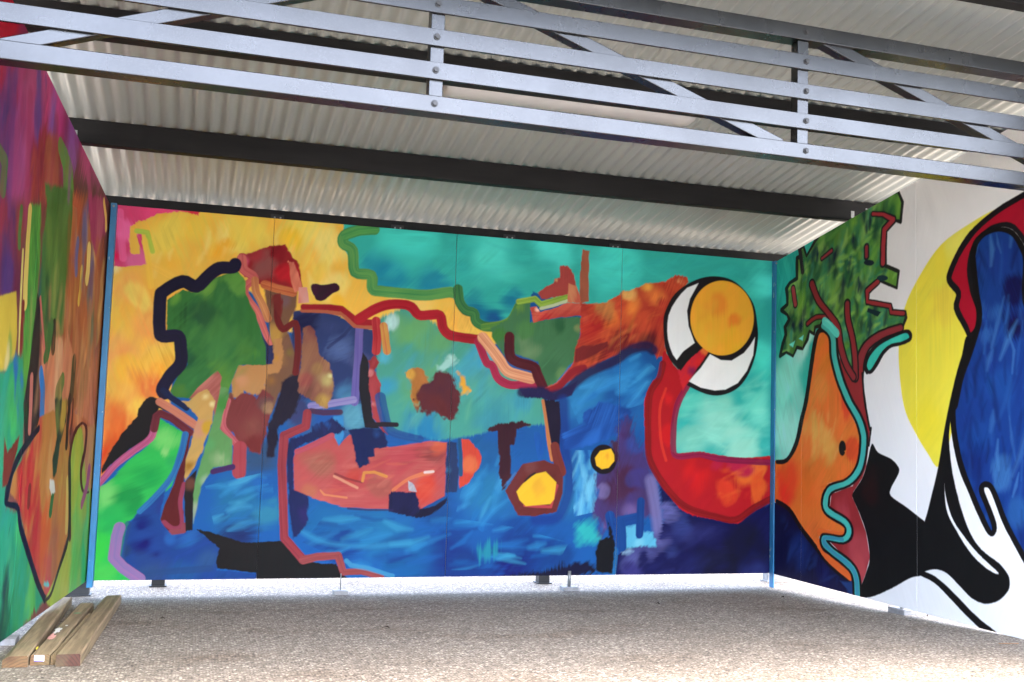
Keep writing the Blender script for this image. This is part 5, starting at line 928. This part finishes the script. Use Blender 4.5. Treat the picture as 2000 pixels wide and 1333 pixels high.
# ------------------------------------------------------------------ timbers on the ground
def timber(label, fx0, fx1, yf, bx0, bx1, yb, h, end_mat, wane=0.0):
    """board from its front end (fx0..fx1 at yf) to its far end"""
    cx = (fx0 + fx1) / 2
    gz = lambda y: ground_z(y) + 0.001
    r = empty('timber', (cx, yf, gz(yf)), label, 'timber', 'timbers lying beside the left wall')
    L = 10; bm = bmesh.new(); rng = random.Random(int(fx0 * 1e4)); rings = []
    for i in range(L + 1):
        t = i / L; y = yf + (yb - yf) * t; a = fx0 + (bx0 - fx0) * t; b = fx1 + (bx1 - fx1) * t
        j = lambda q: rng.uniform(-q, q)
        w = wane * (1 - t)
        rings.append([bm.verts.new(p) for p in ((a + j(.001), y, gz(y)), (b + j(.001), y, gz(y)), (b + j(.0015), y, gz(y) + h * 0.90 + j(.001)), (b - 0.006 + j(.001), y, gz(y) + h + j(.001)), (a + 0.006 + w + j(.001), y, gz(y) + h + j(.001)), (a + j(.0015), y, gz(y) + h * 0.88 - w * 0.5))])
    for p, q in zip(rings, rings[1:]):
        for i in range(6): bm.faces.new((p[i], p[(i + 1) % 6], q[(i + 1) % 6], q[i]))
    f = bm.faces.new(rings[0][::-1]); f.material_index = 1
    f = bm.faces.new(rings[-1]); f.material_index = 1
    fixnorm(bm)
    obj('beam', bm, [M['wood'], end_mat], r)
    return r
A = timber('outermost timber by the left wall, its front end cut to a rounded ring pattern', -0.099, -0.006, -2.255, -0.128, -0.046, -0.32, 0.043, M['wood_end'], 0.018)
B_ = timber('timber with a white paper label on its front end', -0.003, 0.068, -2.225, 0.020, 0.092, -0.60, 0.041, M['wood_end'])
C_ = timber('narrow timber wedged between the labelled one and the reddish one', 0.071, 0.091, -2.222, 0.0945, 0.114, -1.0, 0.038, M['wood_end'])
D_ = timber('right-hand timber with a dark red front end', 0.094, 0.184, -2.268, 0.128, 0.214, -0.30, 0.046, M['wood_red'])
bm = bmesh.new(); zz = ground_z(-2.225)
hexa(bm, [(0.012, -2.2275, zz + 0.017), (0.048, -2.2275, zz + 0.016), (0.048, -2.2258, zz + 0.016), (0.012, -2.2258, zz + 0.017), (0.012, -2.2275, zz + 0.040), (0.047, -2.2275, zz + 0.039), (0.047, -2.2258, zz + 0.039), (0.012, -2.2258, zz + 0.040)]); fixnorm(bm)
lb = obj('paper_label', bm, M['paper'], B_)
bm = bmesh.new(); box(bm, 0.0125, 0.0455, -2.2284, -2.2276, zz + 0.0172, zz + 0.0198)
rng = random.Random(4); x = 0.016
while x < 0.042:
    h = rng.uniform(0.003, 0.007); box(bm, x, x + 0.0016, -2.2284, -2.2276, zz + 0.026, zz + 0.026 + h); x += rng.uniform(0.0026, 0.0045)
fixnorm(bm); obj('ink_mark', bm, M['ink'], lb)
def spill(par, cx, cy, rx, ry, h, m, seed):
    rng = random.Random(seed); bm = bmesh.new(); z = ground_z(cy) + h + 0.0036; n = 16
    c = bm.verts.new((cx, cy, z + 0.001))
    v = []
    for i in range(n):
        q = rng.uniform(0.55, 1.2); y = cy + ry * q * math.sin(2 * math.pi * i / n)
        v.append(bm.verts.new((cx + rx * q * math.cos(2 * math.pi * i / n), y, ground_z(y) + h + 0.0030)))
    for i in range(n): bm.faces.new((c, v[i], v[(i + 1) % n]))
    fixnorm(bm); obj('paint_spill', bm, m, par)
spill(B_, 0.024, -1.60, 0.015, 0.10, 0.041, M['blob_white'], 1)
spill(B_, 0.020, -1.78, 0.014, 0.10, 0.041, M['blob_pink'], 2)
spill(B_, 0.050, -1.02, 0.022, 0.012, 0.041, M['blob_green'], 3)
spill(B_, 0.002, -2.08, 0.004, 0.05, 0.041, M['blob_yellow'], 4)
spill(B_, 0.045, -1.45, 0.006, 0.02, 0.041, M['blob_white'], 6)

# ------------------------------------------------------------------ small litter on the ground
def leaf(x, y, L, a, label):
    bm = bmesh.new(); z = ground_z(y) + 0.006; n = 7; top = []; bot = []
    for i in range(n):
        t = i / (n - 1); w = L * 0.22 * math.sin(math.pi * t) + 0.0006
        px, py = (t - 0.5) * L, 0.1 * L * math.sin(math.pi * t)
        top.append((px, py + w, 0.006 * math.sin(math.pi * t))); bot.append((px, py - w, 0.010 * math.sin(math.pi * t) + 0.002))
    c, s = math.cos(a), math.sin(a)
    q = lambda p: (x + p[0] * c - p[1] * s, y + p[0] * s + p[1] * c, z + p[2])
    T = [bm.verts.new(q(p)) for p in top]; Bt = [bm.verts.new(q(p)) for p in bot]
    T2 = [bm.verts.new(Vector(q(p)) + Vector((0, 0, -0.0015))) for p in top]; B2 = [bm.verts.new(Vector(q(p)) + Vector((0, 0, -0.0015))) for p in bot]
    for i in range(n - 1):
        bm.faces.new((T[i], Bt[i], Bt[i + 1], T[i + 1])); bm.faces.new((T2[i], T2[i + 1], B2[i + 1], B2[i]))
        bm.faces.new((T[i], T[i + 1], T2[i + 1], T2[i])); bm.faces.new((Bt[i], B2[i], B2[i + 1], Bt[i + 1]))
    fixnorm(bm)
    tag(obj('fallen_leaf', bm, M['leaf']), label, 'leaf', 'dead leaves on the ground')
leaf(1.52, -1.52, 0.045, 0.4, 'dark curled leaf lying in the middle of the gravelly ground')
leaf(3.31, -0.83, 0.030, 0.2, 'small dark leaf on the shaded ground under the painted ring')
leaf(0.455, -1.02, 0.026, 0.1, 'tiny dark leaf on the ground right of the timbers')
leaf(4.30, -0.62, 0.026, 0.5, 'small dark leaf on the ground near the right corner')
leaf(4.66, -1.58, 0.024, 1.0, 'tiny black leaf against the foot of the right wall')
bm = bmesh.new(); rod(bm, (4.335, -2.50, ground_z(-2.5) + 0.005), (4.425, -2.53, ground_z(-2.53) + 0.007), 0.0018, 7); fixnorm(bm)
tag(obj('stick', bm, M['stick']), 'thin orange-brown stick on the ground at the right', 'stick')
